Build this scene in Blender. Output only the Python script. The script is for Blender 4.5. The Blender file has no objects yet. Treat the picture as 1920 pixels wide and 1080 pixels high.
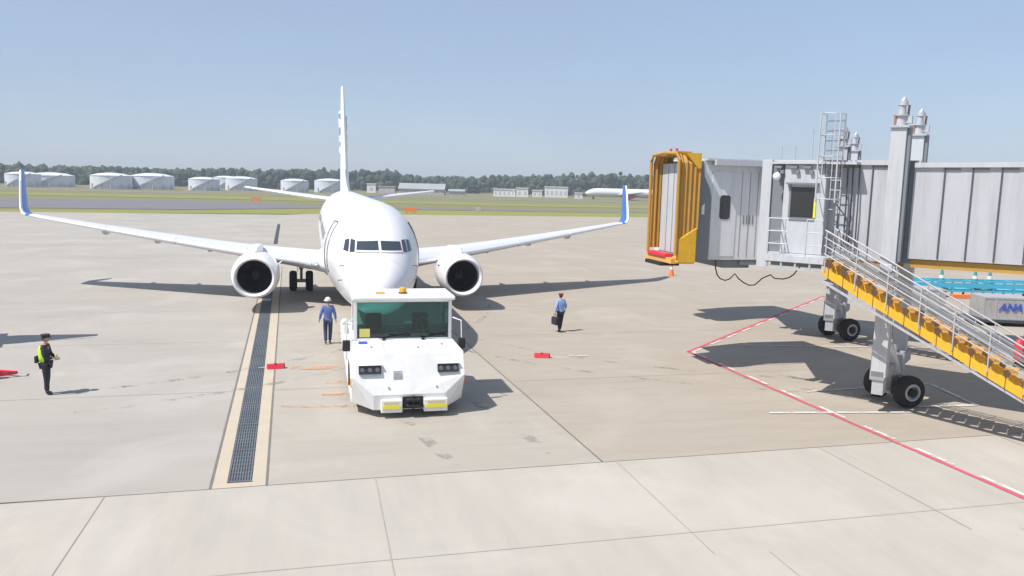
import bpy, bmesh, math, random
from mathutils import Vector, Matrix, noise as mnoise
R = math.radians
PI = math.pi
sc = bpy.context.scene
col = sc.collection
random.seed(7)

# ------------------------------------------------------------------ camera
F_PX, PIT, YAW, ROLL, CAM_H = 1502.9, 0.1299, 0.2451, 0.0258, 6.2175
cam_d = bpy.data.cameras.new('camera')
cam = bpy.data.objects.new('camera', cam_d); col.objects.link(cam)
cam_d.sensor_width = 36.0
cam_d.lens = 36.0 * F_PX / 1920.0
cam_d.clip_end = 6000; cam_d.clip_start = 0.1
Fw = Vector((math.sin(YAW)*math.cos(PIT), math.cos(YAW)*math.cos(PIT), -math.sin(PIT)))
Rt = Vector((math.cos(YAW), -math.sin(YAW), 0)); Up = Rt.cross(Fw)
R2 = Rt*math.cos(ROLL) + Up*math.sin(ROLL); U2 = -Rt*math.sin(ROLL) + Up*math.cos(ROLL)
M = Matrix((R2, U2, -Fw)).transposed().to_4x4(); M.translation = Vector((0, 0, CAM_H))
cam.matrix_world = M
sc.camera = cam

# ------------------------------------------------------------------ world and sun
SUN_EL = R(56)
SHADOW_DIR = Vector((1.0, 0.30, 0)).normalized()          # where shadows fall on the ground
to_sun = (-SHADOW_DIR*math.cos(SUN_EL) + Vector((0, 0, math.sin(SUN_EL)))).normalized()
w = bpy.data.worlds.new('World'); sc.world = w; w.use_nodes = True
nt = w.node_tree; nt.nodes.clear()
sky = nt.nodes.new('ShaderNodeTexSky'); sky.sky_type = 'NISHITA'; sky.sun_disc = False
sky.sun_elevation = SUN_EL
sky.sun_rotation = math.atan2(to_sun.x, to_sun.y)
sky.altitude = 0; sky.air_density = 1.0; sky.dust_density = 0.6; sky.ozone_density = 2.5
bg = nt.nodes.new('ShaderNodeBackground'); bg.inputs[1].default_value = 0.135
out = nt.nodes.new('ShaderNodeOutputWorld')
hz = nt.nodes.new('ShaderNodeMix'); hz.data_type = 'RGBA'; hz.inputs[0].default_value = 0.72
hz.inputs[7].default_value = (2.00, 2.50, 3.40, 1)          # thin summer haze over the whole sky
wtc = nt.nodes.new('ShaderNodeTexCoord'); wn = nt.nodes.new('ShaderNodeTexNoise'); wn.inputs['Scale'].default_value = 2.2; wn.inputs['Detail'].default_value = 4
wm = nt.nodes.new('ShaderNodeMapping'); wm.inputs['Scale'].default_value = (1, 1, 3.5); nt.links.new(wtc.outputs['Generated'], wm.inputs[0]); nt.links.new(wm.outputs[0], wn.inputs['Vector'])
wr = nt.nodes.new('ShaderNodeMapRange'); wr.inputs[1].default_value = .3; wr.inputs[2].default_value = .7; wr.inputs[3].default_value = .66; wr.inputs[4].default_value = .80
nt.links.new(wn.outputs['Fac'], wr.inputs[0]); nt.links.new(wr.outputs[0], hz.inputs[0])
nt.links.new(sky.outputs[0], hz.inputs[6]); nt.links.new(hz.outputs[2], bg.inputs[0]); nt.links.new(bg.outputs[0], out.inputs[0])
sd = bpy.data.lights.new('sun', 'SUN'); sd.energy = 4.2; sd.angle = R(0.6); sd.color = (1.0, 0.945, 0.875)
sun = bpy.data.objects.new('sun', sd); col.objects.link(sun)
sun.rotation_euler = (-to_sun).to_track_quat('-Z', 'Y').to_euler()
sun.location = (-30, 0, 60)
sc.view_settings.view_transform = 'Standard'; sc.view_settings.look = 'None'
sc.view_settings.exposure = 0.47; sc.view_settings.gamma = 1.0

# ------------------------------------------------------------------ materials
def new_mat(name):
    m = bpy.data.materials.new(name); m.use_nodes = True
    return m, m.node_tree.nodes, m.node_tree.links, m.node_tree.nodes['Principled BSDF']

def mat(name, c, rough=0.5, metal=0.0, var=0.08, scale=3.0, coat=0.0, bump=0.0, alpha=None, trans=0.0, spec=0.5):
    """plain paint or metal with slight procedural unevenness in colour and gloss"""
    m, N, L, b = new_mat(name)
    tc = N.new('ShaderNodeTexCoord'); nz = N.new('ShaderNodeTexNoise')
    nz.inputs['Scale'].default_value = scale; nz.inputs['Detail'].default_value = 5
    L.new(tc.outputs['Object'], nz.inputs['Vector'])
    mx = N.new('ShaderNodeMix'); mx.data_type = 'RGBA'
    mx.inputs[6].default_value = (c[0]*(1-var), c[1]*(1-var), c[2]*(1-var), 1)
    mx.inputs[7].default_value = (min(1, c[0]*(1+var)), min(1, c[1]*(1+var)), min(1, c[2]*(1+var)), 1)
    L.new(nz.outputs['Fac'], mx.inputs[0]); L.new(mx.outputs[2], b.inputs['Base Color'])
    mr = N.new('ShaderNodeMapRange'); mr.inputs[3].default_value = max(0, rough-0.08); mr.inputs[4].default_value = min(1, rough+0.1)
    L.new(nz.outputs['Fac'], mr.inputs[0]); L.new(mr.outputs[0], b.inputs['Roughness'])
    b.inputs['Metallic'].default_value = metal
    b.inputs['Specular IOR Level'].default_value = spec
    if coat: b.inputs['Coat Weight'].default_value = coat; b.inputs['Coat Roughness'].default_value = 0.1
    if trans: b.inputs['Transmission Weight'].default_value = trans
    if bump:
        bp = N.new('ShaderNodeBump'); bp.inputs['Strength'].default_value = bump; bp.inputs['Distance'].default_value = 0.02
        L.new(nz.outputs['Fac'], bp.inputs['Height']); L.new(bp.outputs[0], b.inputs['Normal'])
    return m

def streaked(m, amt, zs=.12, scale=5.0):
    """rain streaks and grime running down a painted metal wall"""
    N, L = m.node_tree.nodes, m.node_tree.links; b = N['Principled BSDF']; src = b.inputs['Base Color'].links[0].from_socket
    tc = N.new('ShaderNodeTexCoord'); mp = N.new('ShaderNodeMapping'); mp.inputs['Scale'].default_value = (1, 1, zs); L.new(tc.outputs['Object'], mp.inputs[0])
    n = N.new('ShaderNodeTexNoise'); n.inputs['Scale'].default_value = scale; n.inputs['Detail'].default_value = 7; n.inputs['Roughness'].default_value = .65; L.new(mp.outputs[0], n.inputs['Vector'])
    r = N.new('ShaderNodeMapRange'); r.inputs[1].default_value = .45; r.inputs[2].default_value = .75; r.inputs[3].default_value = 0; r.inputs[4].default_value = amt; L.new(n.outputs['Fac'], r.inputs[0])
    x = N.new('ShaderNodeMix'); x.data_type = 'RGBA'; x.inputs[7].default_value = (.20, .17, .14, 1); L.new(r.outputs[0], x.inputs[0]); L.new(src, x.inputs[6]); L.new(x.outputs[2], b.inputs['Base Color'])

def glass(name, c, rough=0.03, trans=0.9):
    """thin sheet glass: mix of tinted see-through and sharp reflection"""
    m, N, L, b = new_mat(name)
    N.remove(b)
    o = N['Material Output']
    t = N.new('ShaderNodeBsdfTransparent'); t.inputs[0].default_value = (*c, 1)
    g = N.new('ShaderNodeBsdfGlossy'); g.inputs['Roughness'].default_value = rough
    fr = N.new('ShaderNodeFresnel'); fr.inputs[0].default_value = 1.6
    ms = N.new('ShaderNodeMixShader')
    L.new(fr.outputs[0], ms.inputs[0]); L.new(t.outputs[0], ms.inputs[1]); L.new(g.outputs[0], ms.inputs[2])
    L.new(ms.outputs[0], o.inputs[0])
    return m

def ground_mat(name, c1, c2, c3, streak=(0.15, 1.0), tint=0.35, bump=0.15, oil=0.0):
    """broom-finished concrete: large blotches, long streaks, fine grain and stains"""
    m, N, L, b = new_mat(name)
    tc = N.new('ShaderNodeTexCoord')
    def noise(scale, detail=6, rough=.55, vec=None, dist=0.0):
        n = N.new('ShaderNodeTexNoise'); n.inputs['Scale'].default_value = scale
        n.inputs['Detail'].default_value = detail; n.inputs['Roughness'].default_value = rough
        n.inputs['Distortion'].default_value = dist
        L.new(vec or tc.outputs['Object'], n.inputs['Vector']); return n.outputs['Fac']
    def ramp(src, lo, hi):
        r = N.new('ShaderNodeMapRange'); r.inputs[1].default_value = lo; r.inputs[2].default_value = hi; r.clamp = True
        L.new(src, r.inputs[0]); return r.outputs[0]
    def mix(f, a, bb, mode='MIX'):
        x = N.new('ShaderNodeMix'); x.data_type = 'RGBA'; x.blend_type = mode
        for i, s in ((0, f), (6, a), (7, bb)):
            if isinstance(s, (int, float)): x.inputs[i].default_value = s
            elif isinstance(s, tuple): x.inputs[i].default_value = (*s, 1)
            else: L.new(s, x.inputs[i])
        return x.outputs[2]
    mp = N.new('ShaderNodeMapping'); mp.inputs['Scale'].default_value = (streak[0], streak[1], 1)
    L.new(tc.outputs['Object'], mp.inputs['Vector'])
    big = ramp(noise(0.11, 6), .34, .66)
    mid = ramp(noise(0.55, 7, .6, mp.outputs[0], 0.4), .3, .7)
    st = ramp(noise(2.2, 5, .6, mp.outputs[0]), .38, .68)
    c = mix(big, c1, c2)
    x = N.new('ShaderNodeMath'); x.operation = 'MULTIPLY'; L.new(mid, x.inputs[0]); x.inputs[1].default_value = tint
    c = mix(x.outputs[0], c, c3)
    y = N.new('ShaderNodeMath'); y.operation = 'MULTIPLY'; L.new(st, y.inputs[0]); y.inputs[1].default_value = .55
    c = mix(y.outputs[0], c, tuple(min(1, v*1.19) for v in c1))
    fine = ramp(noise(38, 4, .7), .2, .8)
    fm = N.new('ShaderNodeMapRange'); fm.inputs[3].default_value = .90; fm.inputs[4].default_value = 1.08; L.new(fine, fm.inputs[0])
    c = mix(1.0, c, fm.outputs[0], 'MULTIPLY')
    # broad damp and scoured areas, soft edged
    pa = ramp(noise(.22, 7, .62, None, .8), .50, .66)
    pm = N.new('ShaderNodeMath'); pm.operation = 'MULTIPLY'; L.new(pa, pm.inputs[0]); pm.inputs[1].default_value = .55
    c = mix(pm.outputs[0], c, tuple(min(1, v*1.10) for v in c3))
    pb = ramp(noise(.35, 8, .68, mp.outputs[0], .5), .56, .74)
    pn = N.new('ShaderNodeMath'); pn.operation = 'MULTIPLY'; L.new(pb, pn.inputs[0]); pn.inputs[1].default_value = .45
    c = mix(pn.outputs[0], c, tuple(v*.80 for v in c2))
    # dark drips and rubber marks
    sp = ramp(noise(0.8, 8, .75), .66, .80)
    z = N.new('ShaderNodeMath'); z.operation = 'MULTIPLY'; L.new(sp, z.inputs[0]); z.inputs[1].default_value = .30 + oil
    c = mix(z.outputs[0], c, tuple(v*.62 for v in c1))
    L.new(c, b.inputs['Base Color']); b.inputs['Roughness'].default_value = .88
    b.inputs['Specular IOR Level'].default_value = .25
    bp = N.new('ShaderNodeBump'); bp.inputs['Strength'].default_value = bump; bp.inputs['Distance'].default_value = .01
    L.new(fine, bp.inputs['Height']); L.new(bp.outputs[0], b.inputs['Normal'])
    return m

def grass_mat(name, c1, c2, c3):
    m, N, L, b = new_mat(name)
    tc = N.new('ShaderNodeTexCoord')
    def nz(s, d, sx, sy):
        mp = N.new('ShaderNodeMapping'); mp.inputs['Scale'].default_value = (sx, sy, 1); L.new(tc.outputs['Object'], mp.inputs[0])
        n = N.new('ShaderNodeTexNoise'); n.inputs['Scale'].default_value = s; n.inputs['Detail'].default_value = d
        L.new(mp.outputs[0], n.inputs['Vector'])
        r = N.new('ShaderNodeMapRange'); r.inputs[1].default_value = .35; r.inputs[2].default_value = .65; L.new(n.outputs['Fac'], r.inputs[0])
        return r.outputs[0]
    a = nz(.03, 6, .35, 1.6); e = nz(.4, 8, .5, 1)
    m1 = N.new('ShaderNodeMix'); m1.data_type = 'RGBA'; m1.inputs[6].default_value = (*c1, 1); m1.inputs[7].default_value = (*c2, 1); L.new(a, m1.inputs[0])
    m2 = N.new('ShaderNodeMix'); m2.data_type = 'RGBA'; m2.inputs[7].default_value = (*c3, 1); L.new(m1.outputs[2], m2.inputs[6])
    q = N.new('ShaderNodeMath'); q.operation = 'MULTIPLY'; q.inputs[1].default_value = .5; L.new(e, q.inputs[0]); L.new(q.outputs[0], m2.inputs[0])
    L.new(m2.outputs[2], b.inputs['Base Color']); b.inputs['Roughness'].default_value = .95; b.inputs['Specular IOR Level'].default_value = .1
    return m

MT = {}
MT['white'] = mat('white_paint', (.76, .76, .775), .32, var=.03, coat=.3, scale=1.2)
MT['tractor_white'] = mat('tractor_white_paint', (.80, .795, .78), .42, var=.07, coat=.15, scale=2.6)
MT['metal'] = mat('polished_metal', (.80, .81, .84), .36, .45, var=.06, scale=6)
MT['wing_grey'] = mat('wing_grey', (.60, .61, .67), .45, var=.06, scale=1.5, coat=.1)
MT['blue'] = mat('livery_blue', (.020, .125, .50), .3, var=.06, coat=.3)
MT['pale_blue'] = mat('livery_pale_blue', (.25, .48, .78), .3, var=.05, coat=.3)
MT['dark'] = mat('dark_rubber', (.018, .018, .019), .75, var=.3, scale=12)
MT['tyre'] = mat('tyre_rubber', (.022, .021, .021), .85, var=.3, scale=20, bump=.3)
MT['darkgrey'] = mat('dark_grey_metal', (.07, .072, .08), .5, .3, var=.2)
MT['fan'] = mat('fan_blade', (.055, .052, .06), .38, .8, var=.2)
MT['steel'] = mat('galvanised_steel', (.50, .51, .54), .5, .3, var=.12, scale=9)
MT['gear'] = mat('gear_grey', (.36, .36, .37), .5, .2, var=.15)
MT['cockpit'] = mat('cockpit_glass', (.035, .045, .06), .08, 0, var=.2, scale=2, spec=.9)
MT['bridge'] = mat('bridge_grey_paint', (0.451, 0.466, 0.499), .5, var=.04, scale=1.3)
MT['bridge_light'] = mat('bridge_light_grey', (0.489, 0.507, 0.532), .5, var=.05, scale=2)
MT['cab_grey'] = mat('cab_pale_grey', (.66, .68, .71), .5, var=.04, scale=1.5)
MT['bridge_dark'] = mat('bridge_slate', (0.184, 0.207, 0.227), .55, var=.08, scale=2)
MT['dark_trim'] = mat('rubber_seal_dark', (.075, .08, .10), .7, var=.1)  # dark colour of door seals, panel ribs and cables
MT['yellow'] = mat('safety_yellow', (.78, .43, .015), .48, var=.07, scale=4)
MT['step_brown'] = mat('step_bracket_brown', (.10, .055, .03), .7, var=.2)
MT['tread'] = mat('tread_orange', (.60, .30, .06), .6, var=.12, scale=6)
MT['ochre'] = mat('canopy_ochre_fabric', (.47, .245, .035), .8, var=.16, scale=5, bump=.3)
MT['lemon'] = mat('lemon_yellow', (.85, .72, .05), .5, var=.06)
MT['window_dark'] = mat('dark_window', (.025, .026, .03), .12, var=.2, spec=.8)
MT['red'] = mat('signal_red', (.62, .03, .05), .45, var=.1, scale=8)
MT['magenta'] = mat('engine_red', (.55, .015, .08), .4, var=.05)
MT['orange'] = mat('marker_orange', (.80, .20, .03), .6, var=.1)
MT['cyan'] = mat('cyan_paint', (.06, .42, .60), .5, var=.12, scale=6)
MT['teal'] = mat('teal_cone', (.03, .27, .24), .6, var=.1)
MT['container'] = mat('container_aluminium', (.52, .50, .50), .42, .35, var=.1, scale=5)
def worn(name, c, keep, scale=4.0):
    """road paint worn through to the concrete in patches"""
    m = mat(name, c, .85, var=.12, scale=5); N, L = m.node_tree.nodes, m.node_tree.links; b = N['Principled BSDF']
    tc = N.new('ShaderNodeTexCoord'); n = N.new('ShaderNodeTexNoise'); n.inputs['Scale'].default_value = scale; n.inputs['Detail'].default_value = 8; n.inputs['Roughness'].default_value = .7
    L.new(tc.outputs['Object'], n.inputs['Vector']); r = N.new('ShaderNodeMapRange'); r.inputs[1].default_value = .62-keep*.3; r.inputs[2].default_value = .74-keep*.3
    r.inputs[3].default_value = 0; r.inputs[4].default_value = .25+.7*keep
    L.new(n.outputs['Fac'], r.inputs[0]); L.new(r.outputs[0], b.inputs['Alpha']); return m
MT['line_white'] = worn('line_white', (.66, .66, .63), .85)
MT['band_white'] = mat('band_white', (.7, .7, .68), .6)
MT['line_red'] = worn('line_red', (.58, .09, .13), .95)
MT['line_orange'] = worn('line_orange', (.62, .34, .20), .62, 1.6)
MT['joint'] = mat('joint_sealant', (.17, .15, .14), .9, var=.3, scale=2)
MT['joint_soft'] = mat('joint_soft', (.33, .305, .275), .9, var=.25, scale=2)
MT['trench_kerb'] = mat('trench_kerb', (.46, .395, .31), .85, var=.08, scale=2)
MT['grate'] = mat('grate_metal', (.15, .17, .19), .6, .3, var=.35, scale=1.1)
MT['grate_dark'] = mat('grate_gap', (.045, .05, .06), .8, var=.2)
MT['skin'] = mat('skin', (.48, .27, .19), .6, var=.05)
MT['hair'] = mat('black_hair', (.015, .013, .012), .6)
MT['uniform'] = mat('dark_uniform', (.018, .022, .034), .8, var=.2, scale=14)
MT['navy'] = mat('navy_trousers', (.035, .05, .13), .8, var=.2, scale=14)
MT['overall'] = mat('blue_overall', (.11, .17, .42), .8, var=.12, scale=12)
MT['shirt'] = mat('pale_blue_shirt', (.26, .38, .72), .8, var=.1, scale=12)
MT['vest'] = mat('yellow_green_vest', (.50, .78, .04), .7, var=.06)
MT['helmet'] = mat('white_helmet', (.74, .74, .70), .35, var=.03)
MT['cap_red'] = mat('dark_red_cap', (.28, .06, .05), .7)
MT['shoe'] = mat('shoe_black', (.012, .012, .013), .5)
MT['tint'] = glass('tinted_glass', (.42, .68, .66))
MT['clear'] = glass('clear_glass', (.62, .85, .82))
MT['tank'] = mat('tank_white', (.66, .68, .74), .55, var=.07, scale=.15)
MT['tank_rib'] = mat('tank_stair_grey', (.50, .51, .58), .6, var=.1, scale=.3)
MT['bldg'] = mat('building_cream', (.76, .76, .74), .8, var=.08, scale=.2)
MT['bldg_pink'] = mat('building_pinkish', (.50, .42, .42), .8, var=.08, scale=.2)
MT['roof'] = mat('roof_grey', (.30, .33, .33), .8, var=.1, scale=.2)
MT['sticker_blue'] = mat('sticker_blue', (.05, .10, .50), .6)
MT['interior'] = mat('interior_grey', (.09, .11, .12), .7, var=.3)
MT['seat'] = mat('seat_vinyl', (.03, .05, .055), .6)
MT['paper'] = mat('paper_yellow', (.66, .60, .16), .8)
MT['lamp_glass'] = mat('lamp_lens', (.55, .57, .60), .15, .5)
MT['lens_grey'] = mat('lens_grey', (.22, .23, .25), .15, .4)
MT['amber'] = mat('amber_lens', (.80, .36, .02), .25, var=.05)
MT['lamp_red'] = mat('red_lens', (.60, .10, .05), .3, var=.05)
MT['brown_beam'] = mat('ochre_beam', (.46, .27, .05), .6, var=.15)
MT['apron_near'] = ground_mat('concrete_near', (0.3772, 0.3498, 0.3049), (0.3814, 0.3560, 0.3187), (0.4453, 0.4102, 0.3689), (1.0, .18), .5)
MT['apron_left'] = ground_mat('concrete_left', (0.3095, 0.2868, 0.2561), (0.3830, 0.3532, 0.3137), (0.3863, 0.3673, 0.3357), (.18, 1.0), .5)
MT['apron_mid'] = ground_mat('concrete_middle', (0.3376, 0.3069, 0.2619), (0.3482, 0.3192, 0.2803), (0.3981, 0.3709, 0.3259), (.18, 1.0), .5)
MT['apron_right'] = ground_mat('concrete_right', (0.3258, 0.2859, 0.2331), (0.3350, 0.2961, 0.2463), (0.3812, 0.3402, 0.2875), (.2, 1.0), .5, oil=.05)
MT['taxi'] = ground_mat('taxiway_asphalt', (0.1517, 0.1476, 0.1558), (0.1763, 0.1681, 0.1722), (0.1640, 0.1558, 0.1599), (.1, 1), .4)
MT['grass'] = grass_mat('grass_dry', (.200, .190, .085), (.165, .175, .080), (.235, .200, .115))
MT['grass_green'] = grass_mat('grass_verge', (.195, .225, .045), (.235, .235, .060), (.26, .24, .09))

for k_, a_, z_, s_ in (('bridge', .30, .10, 5), ('bridge_light', .22, .12, 6), ('cab_grey', .2, .12, 6), ('bridge_dark', .3, .12, 6), ('yellow', .35, .5, 7), ('tractor_white', .14, .4, 4), ('steel', .3, .3, 9), ('container', .35, .3, 5), ('tank', .22, .12, .5), ('white', .05, 1.0, 1.2), ('ochre', .35, .2, 7)):
    streaked(MT[k_], a_, z_, s_)
# ------------------------------------------------------------------ mesh builder
class MB:
    def __init__(s, M=None): s.bm = bmesh.new(); s.M = M or Matrix()
    def v(s, p): return s.bm.verts.new(s.M @ Vector(p))
    def face(s, vs):
        try: return s.bm.faces.new(vs)
        except ValueError: return None
    def poly(s, pts): return s.face([s.v(p) for p in pts])
    def box(s, c, d, rot=None):
        T = Matrix.Translation(c)
        if rot: T = T @ (rot if isinstance(rot, Matrix) else Matrix.Rotation(rot[1], 4, rot[0]))
        x, y, z = d[0]/2, d[1]/2, d[2]/2
        vs = [s.v(T @ Vector((a*x, b*y, e*z))) for a in (-1, 1) for b in (-1, 1) for e in (-1, 1)]
        for f in ((0,1,3,2), (4,6,7,5), (0,4,5,1), (2,3,7,6), (0,2,6,4), (1,5,7,3)): s.face([vs[i] for i in f])
        return s
    def span(s, a, b):                                     # box from corner to corner
        a, b = Vector(a), Vector(b); return s.box((a+b)/2, [abs(t) for t in (b-a)])
    def cyl(s, p0, p1, r0, r1=None, n=16, cap=True):
        p0, p1 = Vector(p0), Vector(p1); r1 = r0 if r1 is None else r1
        d = (p1-p0).normalized(); q = d.to_track_quat('Z', 'Y')
        rings = []
        for p, r in ((p0, r0), (p1, r1)):
            rings.append([p + q @ Vector((r*math.cos(2*PI*i/n), r*math.sin(2*PI*i/n), 0)) for i in range(n)])
        return s.loft(rings, cap)
    def loft(s, rings, cap=True, closed=True):
        vr = [[s.v(p) for p in r] for r in rings]; n = len(vr[0])
        for a, b in zip(vr, vr[1:]):
            for i in range(n if closed else n-1):
                j = (i+1) % n; s.face([a[i], a[j], b[j], b[i]])
        if cap: s.face(vr[0][::-1]); s.face(vr[-1])
        return s
    def tube(s, pts, r, n=8):
        pts = [Vector(p) for p in pts]; rings = []
        for i, p in enumerate(pts):
            d = (pts[min(i+1, len(pts)-1)] - pts[max(i-1, 0)]).normalized()
            up = Vector((0, 0, 1)) if abs(d.z) < .95 else Vector((1, 0, 0))
            x = d.cross(up).normalized(); y = x.cross(d)
            rr = r[i] if isinstance(r, (list, tuple)) else r
            rings.append([p + x*rr*math.cos(2*PI*k/n) + y*rr*math.sin(2*PI*k/n) for k in range(n)])
        return s.loft(rings)
    def lathe(s, prof, axis='Y', n=32, c=(0, 0, 0), sz=1.0):
        """prof: (position along axis, radius)"""
        rings = []
        for t, r in prof:
            ring = []
            for i in range(n):
                a = 2*PI*i/n; u, w_ = r*math.cos(a), r*math.sin(a)
                if w_ < 0: w_ *= sz
                p = {'Y': (u, t, w_), 'Z': (u, w_, t), 'X': (t, u, w_)}[axis]
                ring.append(Vector(c) + Vector(p))
            rings.append(ring)
        return s.loft(rings, cap=False)
    def prism(s, pts, d):
        """closed outline (3D points) pushed by vector d"""
        d = Vector(d); a = [s.v(p) for p in pts]; b = [s.v(Vector(p)+d) for p in pts]; n = len(a)
        s.face(a[::-1]); s.face(b)
        for i in range(n): s.face([a[i], a[(i+1) % n], b[(i+1) % n], b[i]])
        return s
    def ball(s, c, r, sc3=(1, 1, 1), seg=16, rings=10):
        rr = []
        for i in range(1, rings):
            ph = PI*i/rings
            rr.append([Vector(c)+Vector((r*sc3[0]*math.sin(ph)*math.cos(2*PI*j/seg), r*sc3[1]*math.sin(ph)*math.sin(2*PI*j/seg), r*sc3[2]*math.cos(ph))) for j in range(seg)])
        return s.loft(rr)
    def build(s, name, m, parent=None, smooth=False, bevel=0.0, ang=35, loc=None):
        bmesh.ops.recalc_face_normals(s.bm, faces=s.bm.faces)
        me = bpy.data.meshes.new(name); s.bm.to_mesh(me); s.bm.free()
        o = bpy.data.objects.new(name, me); col.objects.link(o)
        me.materials.append(MT[m] if isinstance(m, str) else m)
        if smooth:
            for p in me.polygons: p.use_smooth = True
            me.set_sharp_from_angle(angle=R(ang))
        if bevel:
            b = o.modifiers.new('bevel', 'BEVEL'); b.width = bevel; b.segments = 2; b.limit_method = 'ANGLE'; b.angle_limit = R(40)
        if parent: o.parent = parent
        if loc: o.location = loc
        return o

def thing(name, label, cat, loc=(0, 0, 0), rotz=0, group=None):
    o = bpy.data.objects.new(name, None); col.objects.link(o); o.empty_display_size = .3
    o.location = loc; o.rotation_euler = (0, 0, rotz); o['label'] = label; o['category'] = cat
    if group: o['group'] = group
    return o
def tag(o, label, cat, group=None):
    o['label'] = label; o['category'] = cat
    if group: o['group'] = group
    return o
def struct(o, kind='structure'): o['kind'] = kind; return o
def copy_tree(o, parent=None):
    c = o.copy(); col.objects.link(c); c.parent = parent
    for ch in o.children: copy_tree(ch, c)
    return c
def text_mesh(mb, s, size, Mx, depth=.01, shear=0.0):
    cu = bpy.data.curves.new('lettering', 'FONT'); cu.body = s; cu.size = size; cu.extrude = depth; cu.shear = shear
    cu.align_x = 'CENTER'; cu.align_y = 'CENTER'; cu.offset = size*.025
    o = bpy.data.objects.new('lettering', cu); col.objects.link(o)
    me = bpy.data.meshes.new_from_object(o.evaluated_get(bpy.context.evaluated_depsgraph_get()))
    vs = [mb.v(Mx @ v.co) for v in me.vertices]
    for p in me.polygons: mb.face([vs[i] for i in p.vertices])
    bpy.data.objects.remove(o); bpy.data.curves.remove(cu); bpy.data.meshes.remove(me)
    return mb

# ================================================================== SETTING
def sheet(name, pts, m, z, sub=None):
    mb = MB(); mb.poly([(x, y, z) for x, y in pts]); return struct(mb.build(name, m))
def strip_pts(a, b, wd):
    a, b = Vector((*a, 0)), Vector((*b, 0)); d = (b-a).normalized(); n = Vector((-d.y, d.x, 0))*wd/2
    return [(a-n)[:2], (b-n)[:2], (b+n)[:2], (a+n)[:2]]

sheet('ground', [(-3500, -300), (3500, -300), (3500, 4500), (-3500, 4500)], 'grass', -.12)
yj = lambda x: 16.355 + .0183*x                      # the long joint across the stand
xl = lambda y: -2.02 - .0283*(y-16.3)                # left edge of the trench strip
xr = lambda y: -0.96 - .0280*(y-16.35)
xt = lambda y: 6.34 - .0432*(y-16.6)                 # joint between pale and tan concrete
GE = [(-420, 100), (-45.7, 136.0), (17.5, 149), (64.6, 153.0), (300, 178)]     # far edge of the apron
sheet('apron', [(-90, -25), (300, -25), (300, yj(300)), (-90, yj(-90))], 'apron_near', 0)
sheet('apron', [(-420, yj(-90)), (xl(16.3), yj(-2)), (xl(140), 140.2), (-45.7, 136.0), (-420, 100)], 'apron_left', 0)
sheet('apron', [(xr(16.3), yj(-1)), (xt(16.5), yj(6.3)), (xt(45), 45), (xt(45), 150), (xr(140), 140.7)], 'apron_mid', 0)
sheet('apron', [(xt(16.5), yj(6.3)), (300, yj(300)), (300, 178), (64.6, 153), (xt(45), 146.7), (xt(45), 45)], 'apron_right', 0)
# trench drain with pale kerbs and a steel grate
sheet('apron', [(xl(16.3), yj(-2)), (xr(16.3), yj(-1)), (xr(140), 140.7), (xl(140), 140.2)], 'apron_mid', -.001)
sheet('trench_kerb', [(xl(16.3), yj(-2)), (xr(16.3), yj(-1)), (xr(56), 56), (xl(56), 56)], 'trench_kerb', .0012)
mb = MB()
gc = lambda y: -1.49 - .0313*(y-16.5)
y = 16.62
mb.poly([(gc(y)-.245, y, .003), (gc(y)+.245, y, .003), (gc(54)+.245, 54, .003), (gc(54)-.245, 54, .003)])
struct(mb.build('drain_channel', 'grate_dark'))
mb = MB()
for k in range(9):
    o_ = -.215 + k*.0535
    mb.prism([(gc(16.62)+o_-.013, 16.62, .004), (gc(16.62)+o_+.013, 16.62, .004), (gc(54)+o_+.013, 54, .004), (gc(54)+o_-.013, 54, .004)], (0, 0, .014))
yy = 16.65
while yy < 54:
    mb.box((gc(yy), yy, .010), (.47, .03, .010)); yy += .25
yy = 16.62
while yy < 54:
    mb.box((gc(yy), yy, .016), (.49, .05, .016)); yy += 2.0
struct(mb.build('drain_grate', 'grate'))
sheet('drain_channel', strip_pts((gc(78), 78), (gc(78)-1.0, 112), .38), 'grate_dark', .006)
# joints
J = MB()
def jl(a, b, wd, z=.005):
    J.poly([(x, y, z) for x, y in strip_pts(a, b, wd)])
jl((-90, yj(-90)), (120, yj(120)), .022)
jl((xl(16.3)-.01, 16.33), (xl(56)-.01, 56), .055, .007); jl((xr(16.3)+.01, 16.36), (xr(58)+.01, 58), .05, .007)
jl((xt(16.5), 16.5), (xt(37), 37), .045, .007)
struct(J.build('pavement_joint', 'joint'))
J = MB()
jl((-90, 11.87), (120, 13.6), .022)
for x0 in (-14.6, -9.3, -3.97, 1.22, 6.65, 11.95, 17.3):
    jl((x0, 11.8), (x0+.02, yj(x0)-.02), .018, .009); jl((x0+1.0, -5), (x0+1.0, 11.7), .018, .009)
for y0 in (24.0, 31.5, 39.0, 46.5, 54.0, 70, 86, 104, 122):
    jl((-90, y0-1.6), (xl(y0)-.06, y0), .02, .006); jl((xt(y0)+.1, y0), (120, y0+2.1), .02, .006)
    jl((xr(y0)+.06, y0), (xt(min(y0, 45))-.04, y0+.12), .02, .006)
for x0 in (-19, 21.3, 36.3):
    jl((x0, yj(x0)+.05), (x0-3.4, 135), .02, .010)
struct(J.build('pavement_seam', 'joint_soft'))
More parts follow.
